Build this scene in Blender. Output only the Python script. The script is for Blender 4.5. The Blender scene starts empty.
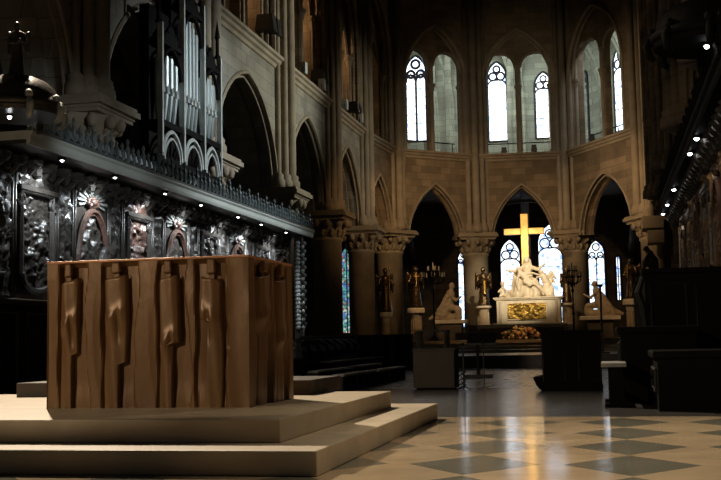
import bpy, bmesh, math, random
from mathutils import Vector, Matrix, noise
S = bpy.context.scene
C = S.collection
PI = math.pi
rnd = random.Random(7)

# ---------------------------------------------------------------- camera, world, exposure, flood lights and added fill lights
F, YAW, PIT, ROL = 1100.0, .2192, .0914, -.0188
EYE = Vector((0, 0, .78))
fw = Vector((-math.sin(YAW)*math.cos(PIT), math.cos(YAW)*math.cos(PIT), math.sin(PIT)))
r0 = Vector((math.cos(YAW), math.sin(YAW), 0)); u0 = r0.cross(fw)
RT = math.cos(ROL)*r0 + math.sin(ROL)*u0
UP = -math.sin(ROL)*r0 + math.cos(ROL)*u0
cd = bpy.data.cameras.new('camera'); cam = bpy.data.objects.new('camera', cd); C.objects.link(cam)
cd.sensor_width = 36; cd.lens = F/721*36; cd.clip_end = 300
m = Matrix((RT, UP, -fw)).transposed().to_4x4(); m.translation = EYE
cam.matrix_world = m
S.camera = cam


def at(px, py, X=None, Y=None, Z=None):
    """world point seen at a pixel of the photograph, on the plane X=, Y= or Z="""
    d = fw*F + RT*(px-360.5) - UP*(py-240)
    t = (X-EYE.x)/d.x if X is not None else (Y-EYE.y)/d.y if Y is not None else (Z-EYE.z)/d.z
    return EYE + d*t


W = bpy.data.worlds.new('world'); S.world = W; W.use_nodes = True
W.node_tree.nodes['Background'].inputs[0].default_value = (.75, .8, 1, 1)
W.node_tree.nodes['Background'].inputs[1].default_value = .012
S.view_settings.view_transform = 'Standard'
S.view_settings.look = 'None'
S.view_settings.exposure = 0.0
S.view_settings.gamma = 1
S.view_settings.use_curve_mapping = False


def lamp(name, kind, loc, target, power, color, size=.3, angle=60, blend=.5):
    l = bpy.data.lights.new(name, kind); o = bpy.data.objects.new(name, l); C.objects.link(o)
    o.location = loc; l.energy = power; l.color = color
    if target is not None:
        o.rotation_euler = (Vector(target)-Vector(loc)).to_track_quat('-Z', 'Y').to_euler()
    if kind == 'SPOT':
        l.spot_size = math.radians(angle); l.spot_blend = blend; l.shadow_soft_size = size
    elif kind == 'AREA':
        l.shape = 'DISK'; l.size = size
    else:
        l.shadow_soft_size = size
    return o


WARM, TUNG, COOL, DAY = (1, .80, .55), (1, .62, .30), (.86, .95, 1), (.9, .96, 1)
lamp('flood_gallery_altar', 'SPOT', (-9.7, 17.3, 10.4), (-3.0, 7.5, 0), 10500, (1, .83, .62), .10, 75, .8)
lamp('flood_nave_front', 'SPOT', (-10.5, -4.0, 6.0), (-3.7, 8.5, 3.3), 2500, WARM, .06, 29, .12)
lamp('flood_gallery_floor', 'SPOT', (1.8, 8.0, 11.0), (1.4, 7.2, 0), 2500, (1, .82, .60), .2, 42, .7)
lamp('flood_altar_side', 'SPOT', (1.6, 14.0, 8.0), (-2.6, 8.6, .9), 420, WARM, .2, 16, .8)  # added fill for the dim right side of the altar
lamp('flood_organ', 'SPOT', (1.5, 27.0, 9.6), (-9.4, 26.4, 4.9), 5600, COOL, .15, 58, .9)
lamp('flood_arcade', 'SPOT', (1.5, 37.0, 10.2), (-10.2, 34.0, 9.3), 4400, (.96, 1, .86), .2, 58, .9)
lamp('flood_arcade_far', 'SPOT', (1.4, 41.0, 10.2), (-10.2, 44.5, 9.2), 1900, (1, .93, .74), .2, 50, .9)
lamp('flood_flowers', 'SPOT', (0.6, 33.0, 9.8), (-4.3, 41.0, .7), 2200, TUNG, .15, 30, .7)
lamp('flood_canopy', 'SPOT', (1.35, 12.0, 4.75), (-8.7, 18.2, 4.15), 1300, COOL, .12, 22, .9)  # added low spot that brightens only the near canopy
lamp('flood_left_piers', 'SPOT', (-2.0, 36.0, 8.8), (-9.8, 43.5, 5.0), 1000, TUNG, .15, 42, .8)
lamp('flood_bronze_angel', 'SPOT', (-5.0, 44.0, 9.0), (-8.5, 50.0, 2.6), 900, TUNG, .1, 18, .6)
lamp('flood_bronze_angel_right', 'SPOT', (-2.5, 40.0, 9.0), (.9, 47.0, 2.8), 900, TUNG, .1, 20, .6)
lamp('flood_apse_right', 'SPOT', (-7.0, 42.0, 9.6), (1.8, 49.0, 9.5), 1300, (1, .72, .44), .15, 60, .8)
for gy in (30.6, 37.4, 43.7):
    lamp('gallery_lamp', 'POINT', (-11.9, gy+1.6, 12.6), None, 75, TUNG, .1)
lamp('flood_statue_group', 'SPOT', (-1.0, 36.0, 10.3), (-3.9, 51.2, 3.8), 12000, (1, .84, .58), .15, 18, .6)
lamp('flood_apse', 'SPOT', (-4.5, 40.0, 10.4), (-4.2, 55.5, 8.6), 1050, (1, .82, .57), .2, 72, .8)
lamp('flood_capitals', 'SPOT', (-7.5, 42.0, 9.2), (-7.0, 53.0, 5.6), 1500, TUNG, .15, 62, .7)
lamp('flood_capitals_right', 'SPOT', (-3.0, 42.0, 9.2), (0.2, 51.0, 5.6), 1300, TUNG, .15, 60, .7)
lamp('gallery_daylight', 'AREA', (-8.6, 56.6, 15.5), (-9.0, 61.4, 13.0), 110, DAY, 2.0)  # added fill lamps facing the gallery back wall; no windows stand here
lamp('gallery_daylight', 'AREA', (-4.2, 57.0, 15.5), (-4.2, 61.4, 13.0), 180, DAY, 2.0)
lamp('gallery_daylight', 'AREA', (.8, 54.0, 15.5), (3.2, 57.0, 13.0), 150, DAY, 2.0)


# ---------------------------------------------------------------- materials
def mat(name, col, rough=.7, metal=0., col2=None, scale=6., bump=.0, bscale=None, stretch=(1, 1, 1), spec=.5,
        brick=None, coat=0., detail=4):
    M = bpy.data.materials.new(name); M.use_nodes = True
    n = M.node_tree.nodes; L = M.node_tree.links; b = n['Principled BSDF']
    b.inputs['Roughness'].default_value = rough; b.inputs['Metallic'].default_value = metal
    b.inputs['Specular IOR Level'].default_value = spec; b.inputs['Coat Weight'].default_value = coat
    g = n.new('ShaderNodeNewGeometry')
    mp = n.new('ShaderNodeMapping'); mp.inputs['Scale'].default_value = stretch
    L.new(g.outputs['Position'], mp.inputs['Vector'])
    t = n.new('ShaderNodeTexNoise'); t.inputs['Scale'].default_value = scale; t.inputs['Detail'].default_value = detail
    L.new(mp.outputs['Vector'], t.inputs['Vector'])
    rmp = n.new('ShaderNodeValToRGB')
    c2 = col2 if col2 else tuple(c*.72 for c in col)
    rmp.color_ramp.elements[0].position = .3; rmp.color_ramp.elements[1].position = .7
    rmp.color_ramp.elements[0].color = (*c2, 1); rmp.color_ramp.elements[1].color = (*col, 1)
    L.new(t.outputs['Fac'], rmp.inputs['Fac'])
    out = rmp.outputs['Color']; hgt = t.outputs['Fac']
    if brick:                                                       # courses of stone on any upright face
        s = n.new('ShaderNodeSeparateXYZ'); L.new(g.outputs['Position'], s.inputs[0])
        a = n.new('ShaderNodeMath'); a.operation = 'ADD'; L.new(s.outputs[0], a.inputs[0]); L.new(s.outputs[1], a.inputs[1])
        cx = n.new('ShaderNodeCombineXYZ'); L.new(a.outputs[0], cx.inputs[0]); L.new(s.outputs[2], cx.inputs[1])
        k = n.new('ShaderNodeTexBrick'); L.new(cx.outputs[0], k.inputs['Vector'])
        k.inputs['Scale'].default_value = 1; k.inputs['Brick Width'].default_value = brick[0]; k.inputs['Row Height'].default_value = brick[1]
        k.inputs['Mortar Size'].default_value = .012; k.inputs['Mortar Smooth'].default_value = .3
        k.inputs['Color1'].default_value = (1, 1, 1, 1); k.inputs['Color2'].default_value = (.62, .62, .62, 1); k.inputs['Mortar'].default_value = (.5, .5, .5, 1)
        mx = n.new('ShaderNodeMix'); mx.data_type = 'RGBA'; mx.blend_type = 'MULTIPLY'; mx.inputs[0].default_value = 1
        L.new(out, mx.inputs[6]); L.new(k.outputs['Color'], mx.inputs[7]); out = mx.outputs[2]
    L.new(out, b.inputs['Base Color'])
    if bump:
        t2 = n.new('ShaderNodeTexNoise'); t2.inputs['Scale'].default_value = bscale or scale*3; t2.inputs['Detail'].default_value = 5
        L.new(mp.outputs['Vector'], t2.inputs['Vector'])
        bp = n.new('ShaderNodeBump'); bp.inputs['Strength'].default_value = bump; bp.inputs['Distance'].default_value = .05
        L.new(t2.outputs['Fac'], bp.inputs['Height']); L.new(bp.outputs['Normal'], b.inputs['Normal'])
    return M


def glow(name, col, strength, col2=None, scale=5.):
    """daylit leaded glass or a lamp face"""
    M = bpy.data.materials.new(name); M.use_nodes = True
    n = M.node_tree.nodes; L = M.node_tree.links; b = n['Principled BSDF']
    b.inputs['Base Color'].default_value = (.1, .1, .1, 1)
    b.inputs['Emission Strength'].default_value = strength
    if col2:
        g = n.new('ShaderNodeNewGeometry'); v = n.new('ShaderNodeTexVoronoi'); v.inputs['Scale'].default_value = scale
        L.new(g.outputs['Position'], v.inputs['Vector'])
        sp = n.new('ShaderNodeSeparateColor'); L.new(v.outputs['Color'], sp.inputs[0])
        r = n.new('ShaderNodeValToRGB'); r.color_ramp.interpolation = 'CONSTANT'
        r.color_ramp.elements[0].color = (*col, 1); r.color_ramp.elements[1].color = (*col2[0], 1); r.color_ramp.elements[1].position = col2[1]
        for cc, pp in col2[2:]:
            e = r.color_ramp.elements.new(pp); e.color = (*cc, 1)
        L.new(sp.outputs[0], r.inputs[0]); L.new(r.outputs['Color'], b.inputs['Emission Color'])
    else:
        b.inputs['Emission Color'].default_value = (*col, 1)
    return M


def floor_mat(name, light, dark, period=None, origin=(0, 0), rough=.22, grid=None):
    M = bpy.data.materials.new(name); M.use_nodes = True
    n = M.node_tree.nodes; L = M.node_tree.links; b = n['Principled BSDF']
    g = n.new('ShaderNodeNewGeometry'); s = n.new('ShaderNodeSeparateXYZ'); L.new(g.outputs['Position'], s.inputs[0])

    def mth(op, a, bb=None):
        k = n.new('ShaderNodeMath'); k.operation = op
        for i, v in enumerate((a, bb)):
            if v is None: continue
            if isinstance(v, (int, float)): k.inputs[i].default_value = v
            else: L.new(v, k.inputs[i])
        return k.outputs[0]
    nz = n.new('ShaderNodeTexNoise'); nz.inputs['Scale'].default_value = 2.2; nz.inputs['Detail'].default_value = 6
    L.new(g.outputs['Position'], nz.inputs['Vector'])
    mix = n.new('ShaderNodeMix'); mix.data_type = 'RGBA'
    mix.inputs[6].default_value = (*light, 1); mix.inputs[7].default_value = (*dark, 1)
    if period:
        u = mth('DIVIDE', mth('SUBTRACT', s.outputs[0], origin[0]), period[0])
        v = mth('DIVIDE', mth('SUBTRACT', s.outputs[1], origin[1]), period[1])
        au = mth('ABSOLUTE', mth('SUBTRACT', mth('FRACT', mth('ADD', u, .5)), .5))
        av = mth('ABSOLUTE', mth('SUBTRACT', mth('FRACT', mth('ADD', v, .5)), .5))
        f = mth('LESS_THAN', mth('ADD', mth('MULTIPLY', au, 1.15), mth('MULTIPLY', av, 1.03)), .5)
        L.new(f, mix.inputs[0])
    else:
        L.new(nz.outputs['Fac'], mix.inputs[0])
    m2 = n.new('ShaderNodeMix'); m2.data_type = 'RGBA'; m2.blend_type = 'MULTIPLY'; m2.inputs[0].default_value = .55
    r = n.new('ShaderNodeValToRGB'); r.color_ramp.elements[0].position = .3; r.color_ramp.elements[1].position = .7
    r.color_ramp.elements[0].color = (.55, .55, .55, 1); r.color_ramp.elements[1].color = (1, 1, 1, 1)
    L.new(nz.outputs['Fac'], r.inputs[0]); L.new(mix.outputs[2], m2.inputs[6]); L.new(r.outputs[0], m2.inputs[7])
    L.new(m2.outputs[2], b.inputs['Base Color'])
    n2 = n.new('ShaderNodeTexNoise'); n2.inputs['Scale'].default_value = 5; L.new(g.outputs['Position'], n2.inputs['Vector'])
    L.new(mth('ADD', mth('MULTIPLY', n2.outputs['Fac'], .1), rough-.05), b.inputs['Roughness'])
    bp = n.new('ShaderNodeBump'); bp.inputs['Strength'].default_value = .06; bp.inputs['Distance'].default_value = .02
    L.new(n2.outputs['Fac'], bp.inputs['Height']); L.new(bp.outputs['Normal'], b.inputs['Normal'])
    return M


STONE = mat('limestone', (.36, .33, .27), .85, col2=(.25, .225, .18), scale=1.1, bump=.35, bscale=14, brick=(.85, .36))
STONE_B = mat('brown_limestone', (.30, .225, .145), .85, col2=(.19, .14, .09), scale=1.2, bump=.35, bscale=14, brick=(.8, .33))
STONE_P = mat('pier_stone', (.33, .27, .19), .8, col2=(.22, .175, .12), scale=1.6, bump=.25, bscale=12)
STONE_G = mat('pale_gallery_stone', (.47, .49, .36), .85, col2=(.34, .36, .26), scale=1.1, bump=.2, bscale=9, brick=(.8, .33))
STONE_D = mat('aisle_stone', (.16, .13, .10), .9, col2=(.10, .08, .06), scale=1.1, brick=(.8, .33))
DAIS = mat('dais_stone', (.58, .48, .34), .5, col2=(.47, .38, .26), scale=3.5, bump=.06, bscale=40)
BRONZE = mat('altar_bronze', (.22, .118, .046), .38, .2, col2=(.155, .078, .03), scale=2.2, bump=.08, bscale=16, stretch=(1, 1, .35))
EDGE = mat('altar_edge', (.50, .22, .10), .45, .2, col2=(.36, .15, .07), scale=8)
OAK = mat('dark_oak', (.048, .043, .038), .33, col2=(.024, .02, .017), scale=5, bump=.2, bscale=40, spec=.6)
OAK_R = mat('red_oak', (.105, .055, .04), .36, col2=(.05, .032, .026), scale=4, bump=.2, bscale=40, spec=.6)
OAK_G = mat('gilded_oak', (.30, .19, .09), .35, .3, col2=(.12, .07, .035), scale=9, bump=.2, bscale=40)  # oak with the golden light on the right stalls put into its colour
OAK_P = mat('canopy_oak', (.58, .61, .56), .5, col2=(.44, .46, .42), scale=3, stretch=(1, .3, 1))  # colour raised so the left fascia reads as lit
CREST = mat('crest_oak', (.13, .155, .15), .28, col2=(.05, .06, .06), scale=9, spec=.8)  # teal-grey highlights of the finials put into the colour
RAYS = mat('greyed_rays', (.24, .25, .24), .45, col2=(.15, .16, .15), scale=9)
BLACK = mat('black_wood', (.006, .005, .0045), .7, col2=(.004, .0035, .003), scale=5, spec=.08)
BENCH = mat('bench_wood', (.012, .010, .009), .55, col2=(.008, .007, .006), scale=5, spec=.25)
SEAT = mat('worn_seat_top', (.34, .33, .30), .5, col2=(.24, .23, .21), scale=6)  # paler than the bench wood
PIPE = mat('organ_tin', (.62, .68, .66), .28, .9, col2=(.5, .56, .55), scale=3, stretch=(3, 3, .3))
LEDGE = mat('silvered_oak', (.46, .48, .45), .45, col2=(.34, .36, .34), scale=6)
MARBLE = mat('marble', (.74, .66, .52), .5, col2=(.60, .52, .40), scale=5, bump=.15, bscale=25)
MARBLE_B = mat('beige_marble', (.50, .40, .27), .55, col2=(.38, .30, .2), scale=5, bump=.2, bscale=25)
GOLD = mat('gold_leaf', (.95, .66, .24), .42, .45, col2=(.80, .50, .15), scale=6, bump=.1, bscale=20)
GOLD_R = mat('gilt_relief', (.62, .42, .10), .32, .8, col2=(.30, .18, .04), scale=14, bump=.4, bscale=40)
DBRONZE = mat('dark_bronze', (.14, .09, .045), .27, .75, col2=(.04, .026, .014), scale=9, bump=.25, bscale=30)
IRON = mat('black_iron', (.015, .014, .013), .45, .3, scale=8)
BOXW = mat('lectern_wood', (.055, .040, .028), .6, col2=(.04, .028, .02), scale=6, bump=.1, stretch=(1, 1, .3))
LEAD = mat('lead_tracery', (.03, .032, .036), .7, scale=6)
WAX = mat('wax', (.75, .70, .58), .6, scale=9)
LEAF = mat('leaf', (.05, .07, .02), .6, scale=20)
BLOSSOM = mat('blossom', (.62, .30, .09), .6, col2=(.32, .11, .04), scale=14)
BLOSSOM_W = mat('pale_blossom', (.80, .62, .30), .6, col2=(.6, .35, .12), scale=14)
FLOOR_M = floor_mat('marble_diamonds', (.62, .48, .31), (.22, .21, .165), (.955, 1.135), (.105, 6.95), .13)
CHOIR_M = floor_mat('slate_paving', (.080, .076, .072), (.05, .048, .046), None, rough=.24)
CHOIR_F = floor_mat('worn_paving', (.22, .20, .165), (.15, .135, .11), None, rough=.28)
SANCT_M = floor_mat('sanctuary_marble', (.26, .19, .11), (.14, .10, .06), None, rough=.3)
GLASS = glow('daylit_glass', (.86, .93, 1.0), 3.2, [(.62, .80, 1.0), .45, ((.95, .97, 1), .6), ((.30, .45, .85), .9)], 5)
GLASS_L = glow('daylit_chapel_glass', (.80, .90, 1.0), 2.2, [(.45, .66, 1.0), .5, ((.9, .95, 1), .65), ((.22, .35, .8), .9)], 6)
GLASS_C = glow('coloured_glass', (.10, .42, .30), .9, [(.10, .20, .50), .3, ((.55, .62, .55), .55), ((.05, .12, .10), .7), ((.45, .10, .12), .93)], 9)
BULB = glow('downlight_bulb', (.93, .98, 1), 14)
BULB_W = glow('warm_bulb', (1, .9, .7), 10)


# ---------------------------------------------------------------- mesh helpers
class MB:
    def __init__(self): self.b = bmesh.new()

    def poly(self, pts, faces):
        v = [self.b.verts.new(p) for p in pts]
        for f in faces:
            try: self.b.faces.new([v[i] for i in f])
            except ValueError: pass
        return self

    def box(self, lo, hi, taper=1.0):
        x0, y0, z0 = lo; x1, y1, z1 = hi; cx, cy = (x0+x1)/2, (y0+y1)/2
        p = [(x0, y0, z0), (x1, y0, z0), (x1, y1, z0), (x0, y1, z0)]
        p += [(cx+(a-cx)*taper, cy+(c-cy)*taper, z1) for a, c, _ in p]
        return self.poly(p, [(3, 2, 1, 0), (4, 5, 6, 7), (0, 1, 5, 4), (1, 2, 6, 5), (2, 3, 7, 6), (3, 0, 4, 7)])

    def prism(self, pts, d):
        n = len(pts); d = Vector(d)
        P = [Vector(p) for p in pts]
        return self.poly(P+[p+d for p in P], [tuple(range(n))[::-1], tuple(range(n, 2*n))]+[(i, (i+1) % n, n+(i+1) % n, n+i) for i in range(n)])

    def rings(self, rings, closed=False, caps=True):
        n = len(rings[0]); pts = [p for r in rings for p in r]; f = []
        k = len(rings)
        for i in range(k if closed else k-1):
            a, c = i*n, ((i+1) % k)*n
            f += [(a+j, a+(j+1) % n, c+(j+1) % n, c+j) for j in range(n)]
        if caps and not closed: f += [tuple(range(n))[::-1], tuple(range((k-1)*n, k*n))]
        return self.poly(pts, f)

    def lathe(self, prof, c=(0, 0, 0), n=16, sx=1, sy=1):
        return self.rings([[(c[0]+r*sx*math.cos(2*PI*j/n), c[1]+r*sy*math.sin(2*PI*j/n), c[2]+z) for j in range(n)] for r, z in prof])

    def tube(self, path, r, n=8, closed=False):
        P = [Vector(p) for p in path]; R = r if isinstance(r, (list, tuple)) else [r]*len(P); rs = []
        ref = None
        for i, p in enumerate(P):
            a = P[(i-1) % len(P)] if (closed or i) else p; c = P[(i+1) % len(P)] if (closed or i < len(P)-1) else p
            t = (c-a).normalized() if (c-a).length > 1e-9 else Vector((0, 0, 1))
            if ref is None: ref = t.orthogonal().normalized()
            ref = (ref-t*ref.dot(t)); ref = ref.normalized() if ref.length > 1e-6 else t.orthogonal().normalized()
            q = t.cross(ref)
            rs.append([p+(ref*math.cos(2*PI*j/n)+q*math.sin(2*PI*j/n))*R[i] for j in range(n)])
        return self.rings(rs, closed)

    def ball(self, c, r, n=8, m=5):
        rx, ry, rz = r if isinstance(r, (tuple, list)) else (r, r, r)
        rs = [[(c[0]+rx*math.sin(PI*i/m)*math.cos(2*PI*j/n), c[1]+ry*math.sin(PI*i/m)*math.sin(2*PI*j/n), c[2]-rz*math.cos(PI*i/m)) for j in range(n)] for i in range(1, m)]
        pts = [p for q in rs for p in q]; k = len(pts)
        pts += [(c[0], c[1], c[2]-rz), (c[0], c[1], c[2]+rz)]; f = []
        for i in range(m-2):
            f += [(i*n+j, i*n+(j+1) % n, (i+1)*n+(j+1) % n, (i+1)*n+j) for j in range(n)]
        f += [(k, (j+1) % n, j) for j in range(n)] + [(k+1, (m-2)*n+j, (m-2)*n+(j+1) % n) for j in range(n)]
        return self.poly(pts, f)

    def cap(self, a, c, ra, rc=None, n=10):
        """a round-ended limb"""
        a, c = Vector(a), Vector(c); rc = ra if rc is None else rc
        self.ball(a, ra, n, 6); self.ball(c, rc, n, 6)
        if (c-a).length > 1e-4: self.tube([a, c], [ra, rc], n)
        return self

    def grid(self, fn, nu, nv, u, v):
        """fn(u, v) -> point"""
        pts = [fn(u[0]+(u[1]-u[0])*i/nu, v[0]+(v[1]-v[0])*j/nv) for j in range(nv+1) for i in range(nu+1)]
        return self.poly(pts, [(j*(nu+1)+i, j*(nu+1)+i+1, (j+1)*(nu+1)+i+1, (j+1)*(nu+1)+i) for j in range(nv) for i in range(nu)])


def tag(o, label=None, cat=None, group=None, kind=None):
    for k, v in (('label', label), ('category', cat), ('group', group), ('kind', kind)):
        if v: o[k] = v
    return o


def thing(name, loc, label, cat, group=None, rz=0):
    o = bpy.data.objects.new(name, None); C.objects.link(o); o.location = loc; o.rotation_euler = (0, 0, rz)
    o.empty_display_size = .1
    return tag(o, label, cat, group)


def obj(name, mb, material, parent=None, local=False, smooth=False, origin=None, bevel=0, recalc=True):
    """links the shape as ONE mesh; world coordinates unless local"""
    if recalc: bmesh.ops.recalc_face_normals(mb.b, faces=mb.b.faces)
    me = bpy.data.meshes.new(name)
    off = Vector((0, 0, 0))
    if not local:
        if origin is not None: off = Vector(origin)
        p = parent
        while p is not None: off = off+p.location; p = p.parent
    mb.b.transform(Matrix.Translation(-off)) if off.length else None
    mb.b.to_mesh(me); mb.b.free()
    me.materials.append(material)
    if smooth:
        for p in me.polygons: p.use_smooth = True
    o = bpy.data.objects.new(name, me); C.objects.link(o)
    if origin is not None and not local: o.location = origin
    if parent is not None: o.parent = parent
    if bevel:
        b = o.modifiers.new('bevel', 'BEVEL'); b.width = bevel; b.segments = 2; b.limit_method = 'ANGLE'
    return o


def sculpt(o, voxel, folds=0., fscale=.2):
    r = o.modifiers.new('remesh', 'REMESH'); r.mode = 'VOXEL'; r.voxel_size = voxel; r.use_smooth_shade = True
    s = o.modifiers.new('smooth', 'SMOOTH'); s.iterations = 3; s.factor = .5
    if folds:
        t = bpy.data.textures.new('folds', 'CLOUDS'); t.noise_scale = fscale
        d = o.modifiers.new('folds', 'DISPLACE'); d.texture = t; d.strength = folds; d.mid_level = .5
    return o


def struct(name, mb, material, parent=None, smooth=False):
    o = obj(name, mb, material, parent, smooth=smooth)
    if parent is None: o['kind'] = 'structure'
    return o


def arc(u0, u1, zs, za, n=10, q=1.0):
    """pointed arch from (u0,zs) over (mid,za) to (u1,zs); q > 1 flattens the flanks for a sharper point"""
    w = (u1-u0)/2; h = za-zs; R = q*(w*w+h*h)/(2*w); c = math.hypot(w, h); d = math.sqrt(max(0, R*R-c*c/4))
    cx, cz = w/2+h/c*d, h/2-w/c*d
    a0 = math.atan2(-cz, -cx); a1 = math.atan2(h-cz, w-cx)
    if a0 < 0: a0 += 2*PI
    L = [(u0+cx+R*math.cos(a0+(a1-a0)*i/n), zs+cz+R*math.sin(a0+(a1-a0)*i/n)) for i in range(n+1)]
    return L+[(u0+u1-x, z) for x, z in L[-2::-1]]


def arch_wall(mb, P, Q, z0, z1, opens, thick, push=0., q=1.):
    """upright wall from P to Q with arched openings cut from its lower edge; its depth runs to the left of P->Q"""
    P = Vector((P[0], P[1], 0)); Q = Vector((Q[0], Q[1], 0)); t = (Q-P).normalized(); Lg = (Q-P).length
    nrm = Vector((-t.y, t.x, 0))
    pts = [(0, z0)]
    for a, c, zs, za in opens:
        pts += [(a, z0)]+arc(a, c, zs, za, 10, q)+[(c, z0)]
    pts += [(Lg, z0), (Lg, z1), (0, z1)]
    ps = []
    for p in pts:
        if not ps or abs(ps[-1][0]-p[0])+abs(ps[-1][1]-p[1]) > 1e-5: ps.append(p)
    W_ = lambda u, z: P+t*u+nrm*push+Vector((0, 0, z))
    mb.prism([W_(*p) for p in ps], nrm*thick)
    return W_


# ---------------------------------------------------------------- the setting: floors
XL, XR, AX = -10.2, 2.0, -4.1
mb = MB(); mb.box((-24, -12, -.3), (16, 11.1, 0)); struct('floor', mb, FLOOR_M)
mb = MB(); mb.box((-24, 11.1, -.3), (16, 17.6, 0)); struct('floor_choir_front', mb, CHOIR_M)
mb = MB(); mb.box((-24, 17.6, -.3), (16, 76, 0)); struct('floor_choir_rear', mb, CHOIR_F)
mb = MB(); mb.box((-9.2, 29, 0), (1.0, 34.5, .33)); struct('floor_sanctuary_front', mb, floor_mat('dark_step_marble', (.05, .04, .03), (.03, .024, .018), None, rough=.35))  # front platform darker than the steps behind
mb = MB()
for y, z in ((34.5, .42), (36, .52), (37.5, .62), (39, .72)):
    mb.box((-9.2, y, 0), (1.0, 49.5, z))
struct('floor_sanctuary', mb, SANCT_M)
mb = MB(); mb.box((-6.4, 47.0, .72), (-1.7, 53.2, 1.05)); mb.box((-5.9, 47.6, 1.05), (-2.1, 53.2, 1.36))
struct('floor_altar_steps', mb, SANCT_M)

# piers: (x, y) of the wall face, facing direction
BAY = 6.43
LY = [13.6, 20.35, 27.1, 34.2, 40.7, 46.7]
P1, P2, P3, P4 = (-9.75, 51.6), (-6.25, 54.7), (-1.65, 55.1), (1.75, 49.4)
ZA, ZC = 5.7, 9.9                                                  # top of abacus, string course


def bays(side):
    pts = [(XL, y) for y in LY] if side == 'left' else [(XR, y) for y in LY[:5]]+[P4]
    return pts


wl = MB(); ml = MB()


def arcade(mb, mm, P, Q, apex=8.8, jamb=.62, deep=.9):
    Lg = (Vector(Q)-Vector(P)).length
    Wf = arch_wall(mb, P, Q, ZA, ZC, [(jamb, Lg-jamb, ZA+.2, apex)], .5, 0, 1.22)
    arch_wall(mb, P, Q, ZA, ZC, [(jamb+.16, Lg-jamb-.16, ZA+.2, apex-.17)], deep, .5, 1.22)
    for off, push, r in ((0, -.02, .06), (.12, .12, .04)):
        pth = [Wf(u, z)+(Wf(0, 0)-Wf(0, 0)) for u, z in [(jamb+off, ZA)]+arc(jamb+off, Lg-jamb-off, ZA+.2, apex-off*1.03, 10, 1.22)+[(Lg-jamb-off, ZA)]]
        t = (Vector((Q[0]-P[0], Q[1]-P[1], 0))).normalized(); nn = Vector((-t.y, t.x, 0))
        mm.tube([p+nn*push for p in pth], r, 6)
    return Wf


def course(mm, P, Q, z=ZC):
    t = Vector((Q[0]-P[0], Q[1]-P[1], 0)).normalized(); nn = Vector((-t.y, t.x, 0))
    p, q = Vector((P[0], P[1], 0)), Vector((Q[0], Q[1], 0))
    prof = [(.0, -.30), (-.06, -.28), (-.08, -.18), (-.16, -.14), (-.18, -.05), (-.26, -.02), (-.26, .08), (0, .12), (.4, .12), (.4, -.30)]
    mm.prism([p+nn*a+Vector((0, 0, z+b)) for a, b in prof], q-p)


def gallery(mb, mm, P, Q, zs, za, jamb, lancets, lz, la, top=18.6, jr=None, cap=None):
    """gallery arch over the string course with lancets and slim columns in it"""
    jr = jamb if jr is None else jr; Lg = (Vector(Q)-Vector(P)).length
    Wf = arch_wall(mb, P, Q, ZC+.1, top, [(jamb, Lg-jr, zs, za)], .45)
    w = (Lg-jamb-jr-.1); k = len(lancets)
    arch_wall(mb, P, Q, ZC+.1, top, [(jamb+.1+w*a, jamb+w*b, lz, la) for a, b in lancets], .35, .45)
    t = Vector((Q[0]-P[0], Q[1]-P[1], 0)).normalized(); nn = Vector((-t.y, t.x, 0))
    for off, push, r in ((0, -.02, .10), (.14, .15, .07)):
        mm.tube([Wf(u, z)+nn*push for u, z in [(jamb+off, ZC+.1)]+arc(jamb+off, Lg-jr-off, zs, za-off)+[(Lg-jr-off, ZC+.1)]], r, 6)
    for a, b in lancets:
        mm.tube([Wf(u, z)+nn*.44 for u, z in arc(jamb+.1+w*a, jamb+w*b, lz, la)], .07, 6)
    us = [jamb+.12, Lg-jr-.12]+[jamb+.05+w*(lancets[i][1]+lancets[i+1][0])/2 for i in range(k-1)]
    cz = lz if cap is None else cap
    for i, u in enumerate(us):                                      # slim columns with capitals
        c = Wf(u, 0)+nn*(.42 if i > 1 else .3)
        for dy in ((0,) if i > 1 else (-.16, .06)):
            q = c+t*dy
            mm.lathe([(.13, ZC+.1), (.13, ZC+.25), (.085, ZC+.35), (.085, cz-.45), (.1, cz-.42), (.17, cz-.12), (.2, cz-.1), (.2, cz), (.1, cz+.02), (.1, lz+.1)], (q.x, q.y, 0), 8)
    return Wf


# left wall
for i in range(len(LY)-1):
    P, Q = (XL, LY[i]), (XL, LY[i+1])
    arcade(wl, ml, P, Q); course(ml, P, Q)
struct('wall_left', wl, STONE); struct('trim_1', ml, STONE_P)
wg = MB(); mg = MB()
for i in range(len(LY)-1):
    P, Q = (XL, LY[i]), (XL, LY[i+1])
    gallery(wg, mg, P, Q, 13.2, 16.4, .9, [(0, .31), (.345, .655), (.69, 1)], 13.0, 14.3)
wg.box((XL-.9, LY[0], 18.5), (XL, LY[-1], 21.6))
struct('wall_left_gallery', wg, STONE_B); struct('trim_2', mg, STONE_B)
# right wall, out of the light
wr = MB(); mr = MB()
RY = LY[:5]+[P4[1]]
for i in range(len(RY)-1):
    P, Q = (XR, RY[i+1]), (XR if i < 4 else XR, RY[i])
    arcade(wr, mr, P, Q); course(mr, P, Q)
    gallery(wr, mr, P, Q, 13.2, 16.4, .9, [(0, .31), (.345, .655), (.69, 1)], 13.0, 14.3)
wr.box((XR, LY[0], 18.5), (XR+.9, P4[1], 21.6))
struct('wall_right', wr, STONE_B); struct('trim_3', mr, STONE_B)
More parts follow.
